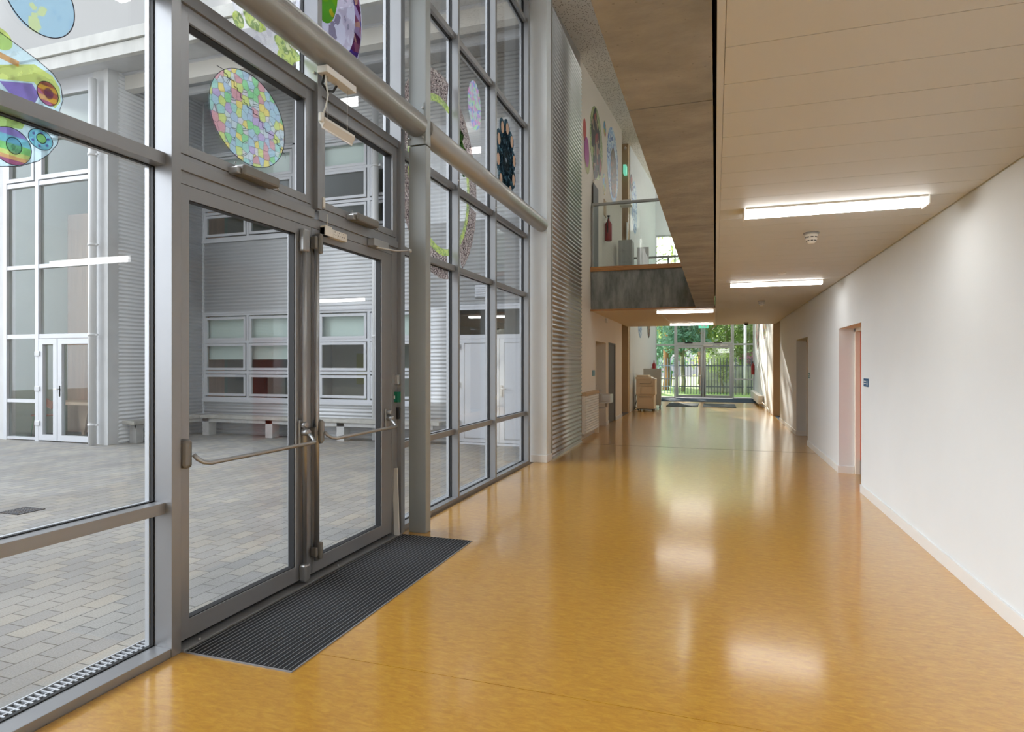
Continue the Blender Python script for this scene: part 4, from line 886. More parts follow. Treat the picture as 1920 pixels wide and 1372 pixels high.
d = thing('low_radiator', 'low white convector radiator at the foot of the right lobby wall', 'radiator', (1.56, 26, 0.1))
q = MB(); q.box(1.47, 1.64, 23.9, 28.9, 0.12, 0.42, 0.01); q.build('casing', 'radiator', d)
for y in (24.1, 24.35, 28.0): q = MB(); q.cyl((1.55, y, 0.008), (1.55, y, 0.12), 0.015); q.build('leg', 'radiator', d)
q = MB()
q.tube([(1.60, 23.9, 0.2), (1.60, 21.5, 0.16), (1.61, 20.5, 0.05)], 0.014, 6); q.build('pipe', 'radiator', d)
d = thing('exit_sign', 'small green exit sign high over the far doors', 'exit sign', (-0.5, 28.9, 3.2))
q = MB(); q.box(-0.72, -0.28, 29.30, 29.34, 3.20, 3.42); q.build('panel', 'exit_green', d)
q = MB(); q.box(-0.60, -0.5, 29.295, 29.30, 3.28, 3.36); q.box(-0.45, -0.36, 29.295, 29.30, 3.26, 3.38); q.build('symbol', 'white_ink', d)
for x, y, z, lab in ((-2.60, 27.2, 1.15, 'tiny dark red extinguisher above the photocopier board on the lobby wall'), (1.60, 29.0, 1.1, 'tiny dark red extinguisher on the right lobby wall by the glazing')):
    d = thing('fire_extinguisher', lab, 'fire extinguisher', (x, y, z))
    q = MB(); q.lathe((x + (0.09 if x < 0 else -0.03), y, z), [(0.07, 0), (0.075, 0.03), (0.075, 0.4), (0.03, 0.47), (0.025, 0.52)], 16); q.build('cylinder', 'red', d)
    q = MB(); q.lathe((x + (0.09 if x < 0 else -0.03), y, z + 0.52), [(0.02, 0), (0.02, 0.06)], 10); q.build('valve', 'plastic_black', d)
    q = MB(); q.box(-2.645 if x < 0 else 1.64, -2.58 if x < 0 else 1.665, y - 0.02, y + 0.02, z + 0.2, z + 0.26); q.build('wall_bracket', 'steel', d)

# ------------------------------------------------------------------ upper landing
d = thing('upper_door', 'grey door on the upper landing beside the balustrade', 'door', (L, 13.8, 3.66))
q = MB(); q.box(L, L + 0.03, 13.78, 14.32, 3.66, 5.72); q.build('door_frame', 'wall_bounce', d)
q = MB(); q.box(L + 0.03, L + 0.045, 13.6, 14.2, 3.66, 5.60); q.build('door_leaf', 'grey_door', d)
d = thing('fire_extinguisher', 'dark red fire extinguisher hung on the upper landing wall', 'fire extinguisher', (L + 0.1, 15.3, 4.62))
q = MB(); q.lathe((L + 0.10, 15.3, 4.62), [(0.08, 0), (0.085, 0.02), (0.085, 0.42), (0.03, 0.50), (0.025, 0.55)], 20); q.build('cylinder', 'red', d)
q = MB(); q.lathe((L + 0.10, 15.3, 5.17), [(0.022, 0), (0.022, 0.05), (0.04, 0.06), (0.04, 0.08)], 10); q.tube([(L + 0.1, 15.25, 5.2), (L + 0.1, 15.17, 5.1), (L + 0.1, 15.19, 4.8)], 0.012, 6); q.build('valve_and_hose', 'plastic_black', d)
q = MB(); q.box(L, L + 0.015, 15.2, 15.5, 5.25, 5.65); q.build('notice', 'tan', None, 'tan notice above the upper landing extinguisher', 'notice')
d = thing('filing_cabinet', 'grey cabinet with shelves on the upper landing behind the glass', 'cabinet', (-2.3, 17, 3.66))
q = MB(); q.box(-2.50, -2.14, 16.8, 17.3, 3.66, 4.92, 0.004); q.build('body', 'cabinet', d)
for k in range(4): q = MB(); q.box(-2.48, -2.16, 16.785, 16.8, 3.72 + k * 0.30, 3.98 + k * 0.30, 0.003); q.build('drawer', 'cabinet', d)
q = MB(); q.box(-2.13, -1.80, 17.9, 17.95, 3.66, 4.9); q.build('white_screen', 'white_ink', None, 'white freestanding screen on the upper landing', 'screen')
d = thing('water_cooler', 'water cooler with a blue bottle on the upper landing', 'water cooler', (-2.02, 18.6, 3.66))
q = MB(); q.box(-2.16, -1.88, 18.45, 18.75, 3.66, 4.62, 0.01); q.build('body', 'plastic_white', d)
q = MB(); q.lathe((-2.02, 18.6, 4.62), [(0.05, 0), (0.10, 0.05), (0.12, 0.08), (0.12, 0.2)], 20, m=0); q.lathe((-2.02, 18.6, 4.80), [(0.12, 0), (0.12, 0.13), (0.1, 0.16)], 20, m=1); q.build('bottle', ['blue_bottle', 'blue_cap'], d)
d = thing('landing_rail', 'dark grey rail at the far edge of the upper landing', 'railing', (-1, 19.5, 3.66))
q = MB(); q.box(-2.6, 1.6, 19.45, 19.5, 4.83, 4.89); q.build('handrail', 'column', d)
for x in (-2.5, -1.40, -0.3, 0.8): q = MB(); q.box(x, x + 0.06, 19.45, 19.5, 3.66, 4.83); q.build('post', 'column', d)
q = MB(); q.box(-2.44, 1.6, 19.47, 19.48, 3.70, 4.82); q.build('glass_panel', 'glass_rail', d)
d = thing('upper_exit_sign', 'pale green exit sign on the tan pilaster upstairs', 'exit sign', (-2.72, 19.9, 7.6))
q = MB(); q.box(-2.78, -2.69, 19.7, 19.98, 7.62, 7.90); q.build('panel', 'exit_green', d)
q = MB(); q.tube([(-2.74, 19.9, 8.55), (-2.74, 19.9, 8.44)], 0.01, 6); q.lathe((-2.74, 19.9, 8.46), [(0.04, 0), (0.05, 0.03), (0.02, 0.06)], 12); q.build('ceiling_sensor', 'plastic_white', None, 'small fitting hanging over the tan pilaster upstairs', 'sensor')
q = MB(); q.box(-2.70, -2.675, 19.85, 19.98, 5.2, 6.1); q.build('paper_notice', 'white_ink', None, 'white paper notice on the tan pilaster upstairs', 'notice')
q = MB(); q.box(-2.62, -2.3, 17.9, 18.25, 6.15, 6.30, 0.01); q.build('wall_light', 'plastic_white', None, 'white box fitting on the upstairs wall end behind the glass', 'wall light')

# ------------------------------------------------------------------ stickers on wall and glass
def sticker(name, x, y, z, ry, rz, mat, label, wob=0.0, th=0.003, extra=None, group=None):
    d = thing(name, label, 'sticker', (x, y, z), group)
    q = MB(); q.disc_x(x, y, z, ry, rz, th, wob=wob); q.build('print', mat, d)
    return d
WS = 'round art stickers on the upper wall'
xw = L + 0.003
M['s_red'] = pm('sticker_red', (0.55, 0.05, 0.03), 0.5); M['s_mag'] = pm('sticker_magenta', (0.33, 0.02, 0.22), 0.5); M['s_olive'] = pm('sticker_olive', (0.35, 0.33, 0.08), 0.5)
M['a_dark'] = art_mat('art_dark_crowd', [(0.02, 0.02, 0.02), (0.30, 0.03, 0.03), (0.02, 0.02, 0.02), (0.03, 0.03, 0.02), (0.05, 0.02, 0.02), (0.35, 0.25, 0.15), (0.02, 0.02, 0.02)], 7, alpha=1, line=False)
M['a_green'] = art_mat('art_green_rim', [(0.30, 0.38, 0.10), (0.45, 0.50, 0.25), (0.2, 0.28, 0.10), (0.5, 0.5, 0.35)], 4, 'noise', alpha=1)
M['a_blue'] = art_mat('art_blue_rim', [(0.10, 0.22, 0.55), (0.30, 0.50, 0.70), (0.65, 0.75, 0.80), (0.06, 0.14, 0.40), (0.45, 0.62, 0.75)], 3, 'noise', alpha=1)
M['a_brown'] = art_mat('art_brown_heads', [(0.10, 0.07, 0.05), (0.16, 0.11, 0.07), (0.08, 0.05, 0.04), (0.35, 0.15, 0.08), (0.12, 0.09, 0.06), (0.06, 0.05, 0.04)], 9, alpha=1, line=False)
M['a_multi'] = art_mat('art_multi', [(0.55, 0.06, 0.05), (0.1, 0.3, 0.5), (0.7, 0.7, 0.65), (0.2, 0.4, 0.15), (0.6, 0.45, 0.1)], 9, alpha=1, line=False)
sticker('wall_sticker', xw, 12.84, 6.50, 0.16, 0.24, 's_red', 'plain red oval sticker, leftmost on the upper wall', group=WS)
sticker('wall_sticker', xw, 13.12, 5.98, 0.28, 0.32, 's_olive', 'olive disc sticker showing below the magenta one', group=WS)
sticker('wall_sticker', xw + 0.004, 13.04, 6.10, 0.25, 0.32, 's_mag', 'magenta disc sticker overlapping the olive one', group=WS)
d = sticker('wall_sticker', xw, 14.2, 6.67, 0.80, 0.82, 'a_green', 'large green-rimmed round sticker with dark figures on the upper wall', group=WS)
q = MB(); q.disc_x(xw + 0.004, 14.12, 6.62, 0.42, 0.80, 0.003, wob=0.14); q.disc_x(xw + 0.0045, 13.75, 6.75, 0.2, 0.3, 0.003, wob=0.1); q.disc_x(xw + 0.0045, 14.6, 6.3, 0.22, 0.25, 0.003, wob=0.1); q.build('dark_figures', 'a_dark', d)
d = sticker('wall_sticker', xw, 16.6, 6.90, 0.95, 0.98, 'a_blue', 'large blue-rimmed round sticker with brown centre on the upper wall', group=WS)
q = MB(); q.disc_x(xw + 0.004, 16.72, 6.72, 0.50, 0.66, 0.003, wob=0.06); q.build('brown_centre', 'a_brown', d)
sticker('wall_sticker', xw, 15.33, 7.43, 0.17, 0.19, 'a_multi', 'small multicoloured sticker top between the two large ones', group=WS)
sticker('wall_sticker', xw, 15.25, 6.02, 0.22, 0.26, 'a_multi', 'small red-edged sticker below between the two large ones', group=WS)
sticker('wall_sticker', -2.637, 20.65, 7.55, 0.3, 0.3, 'a_dark', 'small dark sticker high on the left lobby wall', group=WS)
sticker('wall_sticker', -2.637, 21.5, 6.95, 0.75, 0.9, 'a_blue', 'blue round sticker on the left lobby wall behind the pilaster', group=WS)
sticker('wall_sticker', -2.637, 23.1, 2.95, 0.6, 0.42, 'a_blue', 'thin pale sticker at the top of the left lobby wall, nearer one', group=WS)
sticker('wall_sticker', -2.637, 26.2, 3.2, 0.6, 0.55, 'a_dark', 'dark sticker at the top of the left lobby wall, nearer the glazing', group=WS)
sticker('wall_sticker', 1.657, 27.2, 3.1, 1.0, 0.95, 'a_dark', 'dark lens-shaped sticker on the right lobby wall', group=WS)
sticker('wall_sticker', 1.657, 23.6, 3.1, 0.9, 0.65, 'a_multi', 'colourful sticker high on the right lobby wall', group=WS)

GS = 'translucent art stickers on the glazing'
xg = -2.869
M['g_globe'] = art_mat('vinyl_globe', [(0.45, 0.66, 0.80), (0.50, 0.70, 0.82), (0.50, 0.70, 0.82), (0.70, 0.80, 0.50)], 6, 'noise', 0.55)
M['g_doodle'] = art_mat('vinyl_doodle', [(0.9, 0.8, 0.15), (0.35, 0.15, 0.6), (0.25, 0.65, 0.75), (0.9, 0.4, 0.1), (0.35, 0.75, 0.3), (0.7, 0.1, 0.25), (0.8, 0.85, 0.3), (0.5, 0.75, 0.85)], 16, 'voronoi', 0.5, thresh=0.02)
M['g_pale'] = art_mat('vinyl_pale_wash', [(0.85, 0.9, 0.5), (0.6, 0.85, 0.9), (0.85, 0.8, 0.35), (0.55, 0.8, 0.85)], 3, 'noise', 0.55)
M['g_puzzle'] = art_mat('vinyl_puzzle', [(0.55, 0.85, 0.8), (0.85, 0.55, 0.6), (0.6, 0.8, 0.9), (0.8, 0.9, 0.4), (0.7, 0.6, 0.85), (0.45, 0.85, 0.5), (0.6, 0.75, 0.9), (0.95, 0.85, 0.35), (0.75, 0.85, 0.9), (0.85, 0.85, 0.9), (0.8, 0.9, 0.9)], 20, 'puzzle', 0.42, thresh=0.014)
M['g_apple'] = art_mat('vinyl_green_yellow', [(0.85, 0.8, 0.05), (0.35, 0.65, 0.05), (0.25, 0.55, 0.08), (0.9, 0.85, 0.1)], 3, 'noise', 0.9)
M['g_grey'] = art_mat('vinyl_lilac_grey', [(0.42, 0.40, 0.50), (0.55, 0.52, 0.62), (0.65, 0.65, 0.75), (0.35, 0.32, 0.42)], 3, 'noise', 0.7)
M['g_rim'] = art_mat('vinyl_purple_red_rim', [(0.25, 0.05, 0.2), (0.45, 0.2, 0.3), (0.7, 0.5, 0.4), (0.15, 0.08, 0.35), (0.6, 0.5, 0.65)], 14, 'voronoi', 0.85, line=False)
M['g_script'] = art_mat('vinyl_script', [(0.12, 0.08, 0.08), (0.8, 0.75, 0.7), (0.15, 0.1, 0.12), (0.7, 0.6, 0.55)], 40, 'noise', 0.75)
M['g_lime'] = art_mat('vinyl_lime', [(0.60, 0.70, 0.22), (0.72, 0.80, 0.40), (0.42, 0.52, 0.28), (0.82, 0.85, 0.60)], 12, 'noise', 0.75)
M['g_wash'] = art_mat('vinyl_faint_lilac', [(0.75, 0.74, 0.8), (0.85, 0.85, 0.88), (0.8, 0.82, 0.9)], 4, 'noise', 0.35)
M['g_dots'] = art_mat('vinyl_dots', [(0.75, 0.55, 0.8), (0.6, 0.85, 0.6), (0.5, 0.6, 0.85), (0.85, 0.5, 0.7), (0.7, 0.8, 0.8)], 24, 'voronoi', 0.6, line=False)
M['g_dark'] = art_mat('vinyl_dark_teal', [(0.04, 0.09, 0.13), (0.10, 0.20, 0.25), (0.06, 0.12, 0.15), (0.25, 0.40, 0.45)], 14, 'noise', 0.8)
M['g_skin'] = pm('vinyl_peach', (0.65, 0.42, 0.28), 0.6)
M['g_leafgreen'] = art_mat('vinyl_leaf_green', [(0.05, 0.16, 0.06), (0.15, 0.3, 0.08), (0.03, 0.1, 0.05)], 12, 'noise', 0.9)
M['g_ink'] = pm('vinyl_ink_line', (0.03, 0.03, 0.05), 0.6)

def ring(q, x, y, z, ro, ri, th=0.002, seg=64, m=0, a0=0, a1=2 * PI, el=1.0):
    for k in range(seg):
        a = a0 + (a1 - a0) * k / seg; b = a0 + (a1 - a0) * (k + 1) / seg
        q.prism([(y + ro * math.cos(a), z + ro * el * math.sin(a)), (y + ro * math.cos(b), z + ro * el * math.sin(b)), (y + ri * math.cos(b), z + ri * el * math.sin(b)), (y + ri * math.cos(a), z + ri * el * math.sin(a))], 'x', x - th / 2, x + th / 2, m)
d = sticker('glass_sticker', xg, 1.955, 3.19, 0.155, 0.165, 'g_globe', 'pale blue globe sticker on the upper left pane', wob=0.02, group=GS)
q = MB(); ring(q, xg + 0.003, 1.955, 3.19, 0.157, 0.153, el=1.06); q.build('outline', 'g_ink', d)
def vinyl(name, col, a=0.5): M[name] = art_mat(name, [tuple(c * 0.88 for c in col), col, tuple(min(1, c * 1.06) for c in col)], 9, 'noise', a)
for nm_, c_ in (('v_blue', (0.55, 0.74, 0.84)), ('v_yellow', (0.82, 0.80, 0.30)), ('v_orange', (0.90, 0.55, 0.25)), ('v_violet', (0.48, 0.32, 0.66)), ('v_maroon', (0.62, 0.18, 0.34)), ('v_teal', (0.35, 0.66, 0.72)), ('v_green', (0.42, 0.74, 0.28)), ('v_lime', (0.70, 0.80, 0.30))): vinyl(nm_, c_, 0.62)
vinyl('v_wash', (0.66, 0.82, 0.88), 0.5)
def patch(name, pts, mat, d, dx): q = MB(); q.prism(pts, 'x', xg + dx - 0.0006, xg + dx + 0.0006); q.build(name, mat, d)
def outline(q, pts, dx, r_=0.0016, close=True):
    P = [(xg + dx, a, b) for a, b in pts]
    q.tube(P + ([P[0]] if close else []), r_, 4)
def circ(y, z, a, b, n=24, a0=0, a1=2 * PI): return [(y + a * math.cos(a0 + (a1 - a0) * k / n), z + b * math.sin(a0 + (a1 - a0) * k / n)) for k in range(n)]
def band(y, z, a, b, t0, t1, n=8):
    """slice of an ellipse between relative heights t0<t1 (-1..1)"""
    L_ = []; R_ = []
    for k in range(n + 1):
        t = t0 + (t1 - t0) * k / n; w_ = a * math.sqrt(max(0.0, 1 - t * t)) + 1e-5; L_.append((y - w_, z + b * t)); R_.append((y + w_, z + b * t))
    return R_ + L_[::-1]
d = thing('glass_sticker', 'pastel doodle sticker with yellow and violet bands just over the window transom', 'sticker', (xg, 1.8, 2.8), GS)
top = [(1.58, 3.02), (1.70, 2.985), (1.794, 2.95), (1.86, 2.93), (1.94, 2.905), (2.01, 2.875), (2.045, 2.835), (2.055, 2.77), (2.035, 2.70), (1.58, 2.695)]
patch('blue_wash', top, 'v_wash', d, 0)
patch('yellow_band', [(1.58, 2.84), (1.794, 2.815), (1.93, 2.88), (2.01, 2.862), (2.042, 2.82), (2.045, 2.76), (2.02, 2.72), (1.93, 2.80), (1.794, 2.755), (1.58, 2.73)], 'v_yellow', d, 0.0016)
patch('orange_stripe', [(1.58, 2.885), (1.867, 2.862), (1.865, 2.838), (1.58, 2.855)], 'v_orange', d, 0.003)
patch('violet_shape', [(1.79, 2.745), (1.92, 2.79), (1.95, 2.75), (1.93, 2.705), (1.84, 2.70)], 'v_violet', d, 0.003)
patch('lime_head', circ(1.79, 2.925, 0.05, 0.045), 'v_lime', d, 0.003)
for k, (t0, t1, mt) in enumerate(((-1, -0.65, 'v_maroon'), (-0.65, -0.2, 'v_orange'), (-0.2, 0.25, 'v_maroon'), (0.25, 0.65, 'v_orange'), (0.65, 1, 'v_maroon'))): patch('ring_band', band(1.985, 2.772, 0.046, 0.052, t0, t1), mt, d, 0.0045)
patch('ring_centre', circ(1.99, 2.775, 0.020, 0.024), 'v_violet', d, 0.006)
q = MB(); outline(q, top, 0.004); q.build('ink_outline', 'g_ink', d)
q = MB(); outline(q, circ(1.985, 2.772, 0.047, 0.053), 0.007); q.build('ink_outline', 'g_ink', d)
d = thing('glass_sticker', 'pastel doodle sticker with a rainbow-striped disc just under the window transom', 'sticker', (xg, 1.8, 2.5), GS)
bot = [(1.58, 2.60), (2.036, 2.60), (2.03, 2.56), (1.99, 2.50), (1.944, 2.455), (1.87, 2.41), (1.794, 2.385), (1.70, 2.37), (1.58, 2.375)]
patch('blue_wash', bot, 'v_wash', d, 0)
patch('lime_band', [(1.58, 2.60), (1.89, 2.60), (1.88, 2.575), (1.80, 2.555), (1.58, 2.57)], 'v_lime', d, 0.0016)
for (t0, t1, mt) in ((-1, -0.72, 'v_maroon'), (-0.72, -0.5, 'v_orange'), (-0.5, -0.25, 'v_yellow'), (-0.25, 0.15, 'v_green'), (0.15, 0.6, 'v_teal'), (0.6, 1, 'v_violet')): patch('stripe', band(1.835, 2.485, 0.080, 0.078, t0, t1), mt, d, 0.003)
patch('ring_centre', circ(1.845, 2.49, 0.030, 0.034), 'v_blue', d, 0.0045)
patch('dotted_ring', circ(1.955, 2.555, 0.052, 0.044), 'v_teal', d, 0.003)
patch('ring_centre', circ(1.958, 2.56, 0.020, 0.020), 'v_lime', d, 0.0045)
for k in range(6): patch('dot', circ(1.955 + 0.036 * math.cos(k * 1.05 + 0.4), 2.555 + 0.030 * math.sin(k * 1.05 + 0.4), 0.006, 0.006, 10), 'v_violet', d, 0.0045)
for sh in (bot, circ(1.835, 2.485, 0.081, 0.079), circ(1.845, 2.49, 0.031, 0.035), circ(1.955, 2.555, 0.053, 0.045), circ(1.958, 2.56, 0.021, 0.021)): q = MB(); outline(q, sh, 0.006); q.build('ink_outline', 'g_ink', d)
d = sticker('glass_sticker', -2.838, 3.225, 3.12, 0.335, 0.29, 'g_puzzle', 'pastel jigsaw-pattern oval sticker on the left fanlight', group=GS)
q = MB(); ring(q, -2.834, 3.225, 3.12, 0.338, 0.334, el=0.866)
random.seed(3)
pts = [(2.95, 3.34)]
while pts[-1][0] < 3.54: pts.append((pts[-1][0] + 0.028, pts[-1][1] - random.choice([0.0, 0.03, 0.018])))
for a, b in zip(pts[:-1], pts[1:]): q.tube([(-2.834, a[0], a[1]), (-2.834, b[0], a[1]), (-2.834, b[0], b[1])], 0.0022, 4)
q.build('outline', 'g_ink', d)
d = sticker('glass_sticker', xg, 3.40, 4.12, 0.36, 0.50, 'g_wash', 'lilac round sticker part left of the fanlight mullion above the transom', wob=0.05, group=GS)
q = MB(); q.disc_x(xg + 0.003, 3.16, 3.73, 0.05, 0.05, 0.002); q.disc_x(xg + 0.003, 3.30, 3.79, 0.10, 0.05, 0.002, wob=0.1); q.disc_x(xg + 0.003, 3.62, 3.75, 0.12, 0.09, 0.002, wob=0.2); q.build('lime_patch', 'g_lime', d)
d = sticker('glass_sticker', xg, 4.22, 4.42, 0.375, 0.56, 'g_grey', 'large lilac round sticker with a green and yellow disc behind the tube', wob=0.01, group=GS)
q = MB(); q.disc_x(xg + 0.003, 4.05, 4.52, 0.19, 0.33, 0.002); q.build('green_yellow_disc', 'g_apple', d)
q = MB(); ring(q, xg + 0.004, 4.18, 4.42, 0.40, 0.31, a0=-1.3, a1=1.2, seg=24, el=1.35); q.build('scribbled_rim', 'g_rim', d)
# giant ring split by mullions
def arc_sticker(y0, y1, label):
    d = thing('glass_sticker', label, 'sticker', (xg, (y0 + y1) / 2, 3.6), GS)
    cy, cz = 6.22, 3.62
    def part(nm, ro, ri, mat, dx, el=1.08):
        q = MB(); n = 90; any_ = False
        for k in range(n):
            a = 2 * PI * k / n; b = 2 * PI * (k + 1) / n
            P = [(cy + ro * math.cos(a), cz + ro * el * math.sin(a)), (cy + ro * math.cos(b), cz + ro * el * math.sin(b)), (cy + ri * math.cos(b), cz + ri * el * math.sin(b)), (cy + ri * math.cos(a), cz + ri * el * math.sin(a))]
            if all(y0 - 0.0 <= p[0] <= y1 for p in P) and not any(t0 - 0.01 < p[1] < t1 + 0.01 for p in P for t0, t1 in TZ): q.prism(P, 'x', xg + dx - 0.001, xg + dx + 0.001); any_ = True
        if any_: q.build(nm, mat, d)
    part('script_ring', 1.04, 0.80, 'g_script', 0.0); part('lime_ring', 0.80, 0.73, 'g_lime', 0.002); 
    if y0 > 6.4:
        q = MB()
        for (a, b, c) in ((6.72, 4.25, 0.09), (6.80, 4.08, 0.10), (6.86, 3.90, 0.08)): q.disc_x(xg + 0.004, a, b, c, c * 1.2, 0.002, wob=0.18)
        q.build('leaf_shapes', 'g_leafgreen', d)
arc_sticker(5.12, 6.44, 'giant ring sticker part seen just right of the steel column')
arc_sticker(6.50, 7.69, 'right part of the giant lime ring sticker in the next bay')
sticker('glass_sticker', xg, 7.20, 4.80, 0.22, 0.30, 'g_dots', 'small lilac dotted oval sticker above the giant ring', group=GS)
d = thing('glass_sticker', 'flower sticker of dark portraits in the last bay', 'sticker', (xg, 8.42, 4.5), GS)
q = MB(); q2 = MB()
for k in range(10):
    a = 2 * PI * k / 10 + 0.2
    for rr, sz in ((0.33, 0.125), (0.22, 0.10), (0.10, 0.08)):
        yy, zz = 8.42 + rr * 1.0 * math.cos(a), 4.50 + rr * 1.35 * math.sin(a)
        q.disc_x(xg + 0.0005 * k, yy, zz, sz, sz * 1.25, 0.002, seg=14, wob=0.08)
    q2.disc_x(xg + 0.008, 8.42 + 0.36 * math.cos(a), 4.5 + 0.47 * math.sin(a), 0.06, 0.085, 0.002, seg=12)
q.build('petals', 'g_dark', d); q2.build('faces', 'g_skin', d)

# ------------------------------------------------------------------ courtyard
q = MB(); q.box(-40, -2.93, -14, 11.3, -0.12, -0.02); struct('ground', 'grey block-paved courtyard outside the glazing', 'paving', q, 'paving')
d = thing('drain_channel', 'narrow slotted drainage channel along the foot of the glazing', 'drain', (-3.0, 3, -0.02))
q = MB(); q.box(-3.075, -2.945, -6, 9.3, -0.03, -0.016); q.build('channel', 'plastic_black', d)
q = MB()
y = -1.0
while y < 9.3: q.box(-3.062, -3.014, y, y + 0.009, -0.016, -0.009); q.box(-3.006, -2.958, y, y + 0.009, -0.016, -0.009); y += 0.030
q.box(-3.075, -3.066, -6, 9.3, -0.016, -0.007); q.box(-2.954, -2.945, -6, 9.3, -0.016, -0.007); q.box(-3.014, -3.006, -6, 9.3, -0.016, -0.009); q.build('grating', 'pale_or_lit_metal', d)
d = thing('drain_cover', 'small square metal drain cover in the courtyard paving', 'drain cover', (-7.05, 4.62, -0.02))
q = MB(); q.box(-7.2, -6.9, 4.48, 4.76, -0.03, -0.017); q.build('pit', 'black', d)
q = MB()
for k in range(8): q.box(-7.2 + k * 0.04, -7.18 + k * 0.04, 4.48, 4.76, -0.017, -0.012)
for k in range(5): q.box(-7.2, -6.9, 4.48 + k * 0.065, 4.495 + k * 0.065, -0.017, -0.012)
q.build('grate', 'drain', d)

# recessed wing facing the glazing
B = thing('school_wing', 'two-storey wing clad in horizontal corrugated aluminium across the courtyard', 'building', (-7.1, 11.25, -0.02))
FYW = 11.25; XR = -11.2
def holes(x0, x1, z0, z1, hs):
    """split rect into strips around holes (x0,x1,z0,z1), returns rects"""
    zs = sorted({z0, z1} | {h[2] for h in hs} | {h[3] for h in hs}); out_ = []
    for a, b in zip(zs[:-1], zs[1:]):
        cuts = sorted([(h[0], h[1]) for h in hs if h[2] <= a + 1e-6 and h[3] >= b - 1e-6]); cur = x0
        for c0, c1 in cuts:
            if c0 > cur: out_.append((cur, c0, a, b))
            cur = max(cur, c1)
        if cur < x1: out_.append((cur, x1, a, b))
    return out_
WIN = [(-11.17, -8.70, 0.76, 2.70), (-8.08, -5.62, 0.76, 2.70), (-11.17, -8.70, 4.38, 6.32), (-8.08, -5.62, 4.38, 6.32)]
DOOR = (-4.86, -3.06, -0.02, 2.68)
q = MB()
for r_ in holes(-11.25, -2.93, -0.02, 7.70, WIN + [DOOR]): q.corr('y', FYW, r_[0], r_[1], r_[2], r_[3], -1)
q.build('cladding', 'corr', B)
q = MB(); q.box(-11.3, -11.17, 11.22, 11.30, 0, 7.7); q.box(-8.72, -8.66, 11.215, 11.27, 0, 7.68); q.box(-11.2, -5.6, 11.215, 11.25, 2.70, 2.735); q.box(-11.2, -5.6, 11.20, 11.25, 0.70, 0.76)
q.box(-11.2, -5.6, 11.215, 11.25, 6.32, 6.355); q.box(-11.2, -5.6, 11.20, 11.25, 4.32, 4.38); q.box(-4.90, -4.86, 11.21, 11.27, 0, 2.72); q.box(-4.9, -3.06, 11.21, 11.27, 2.68, 2.72)
q.build('corner_and_window_trims', 'outwhite', B)
for (x0, x1, z0, z1) in WIN:
    wn = MB(); n = 2; cw = (x1 - x0) / n
    rows = [(z0 + 0.08, z0 + 0.56), (z0 + 0.66, z0 + 1.26), (z0 + 1.33, z0 + 1.86)]
    wy0, wy1 = 11.235, 11.30
    wn.frm('y', wy0, wy1, x0, x1, z0, z1, 0.05); wn.box(x0 + cw - 0.03, x0 + cw + 0.03, wy0, wy1, z0 + 0.05, z1 - 0.05)
    for zz in (z0 + 0.61, z0 + 1.30):
        for aa, bb2 in ((x0 + 0.05, x0 + cw - 0.03), (x0 + cw + 0.03, x1 - 0.05)): wn.box(aa, bb2, wy0, wy1, zz - 0.03, zz + 0.03)
    wo = wn.build('window', 'outwhite', B)
    sa = MB(); pn = MB(); bl = MB()
    for c_ in range(n):
        a, b = x0 + c_ * cw + 0.05, x0 + (c_ + 1) * cw - 0.05
        for ri, (za, zb) in enumerate(rows):
            yo = 11.215 if ri == 1 else 11.225; s_ = 0.055
            sa.frm('y', yo, yo + 0.05, a, b, za, zb, s_)
            pn.box(a + s_, b - s_, 11.255, 11.262, za + s_, zb - s_)
            if ri == 2: bl.box(a - 0.02, b + 0.02, 11.36, 11.365, za - 0.02, zb + 0.03)
            if ri == 1 and x0 < -10 and z0 < 1: bl.box(a - 0.02, b + 0.02, 11.36, 11.365, za + 0.24, zb + 0.05)
    sa.build('sash', 'outwhite', wo); pn.build('pane', 'glass_far', wo); bl.build('roller_blind', 'blind', wo)
q = MB()   # room shells behind the windows
for z0, z1 in ((0.0, 3.3), (3.7, 7.0)):
    q.box(-11.5, -5.2, 14.0, 14.1, z0, z1); q.box(-11.5, -5.2, 11.4, 14.0, z1, z1 + 0.1); q.box(-11.5, -11.4, 11.4, 14.0, z0, z1); q.box(-5.3, -5.2, 11.4, 14.0, z0, z1)
    q.box(-11.5, -5.2, 11.4, 14.0, z0 - 0.06, z0, m=1); q.box(-8.6, -8.5, 11.4, 14.0, z0, z1)
q.build('room_interior', ['room_in', 'room_dark'], B)
q = MB(); q.box(-12, -2.9, 14.12, 18.2, 0, 7.9); q.box(-12, -11.52, 11.4, 14.12, 0, 7.9); q.box(-5.18, -2.95, 11.8, 14.12, 0, 7.9); q.box(-11.5, -5.2, 11.3, 14.1, 7.12, 7.6); q.build('building_core', 'room_dark', B)
# posters and furniture seen through the glass
for k, (a, b, c_, mt) in enumerate(((-7.75, 1.45, 0.40, 's_olive'), (-7.35, 1.6, 0.34, 'blind'), (-7.0, 1.5, 0.3, 'outwhite'), (-7.55, 1.0, 0.5, 's_olive'), (-6.9, 0.95, 0.35, 'blind'))):
    q = MB(); q.box(a, a + c_, 12.2, 12.205, b - 0.35, b + 0.35); q.build('wall_poster', mt, B)
q = MB(); q.box(-8.4, -5.4, 12.21, 12.25, 0.3, 2.4); q.build('display_screen', 'room_in', B)
q = MB(); q.box(-10.8, -10.3, 12.2, 12.6, 0, 1.35); q.box(-10.2, -9.7, 12.2, 12.6, 0, 1.3, m=1); q.build('storage_unit', ['plastic_black', 'cabinet'], B)
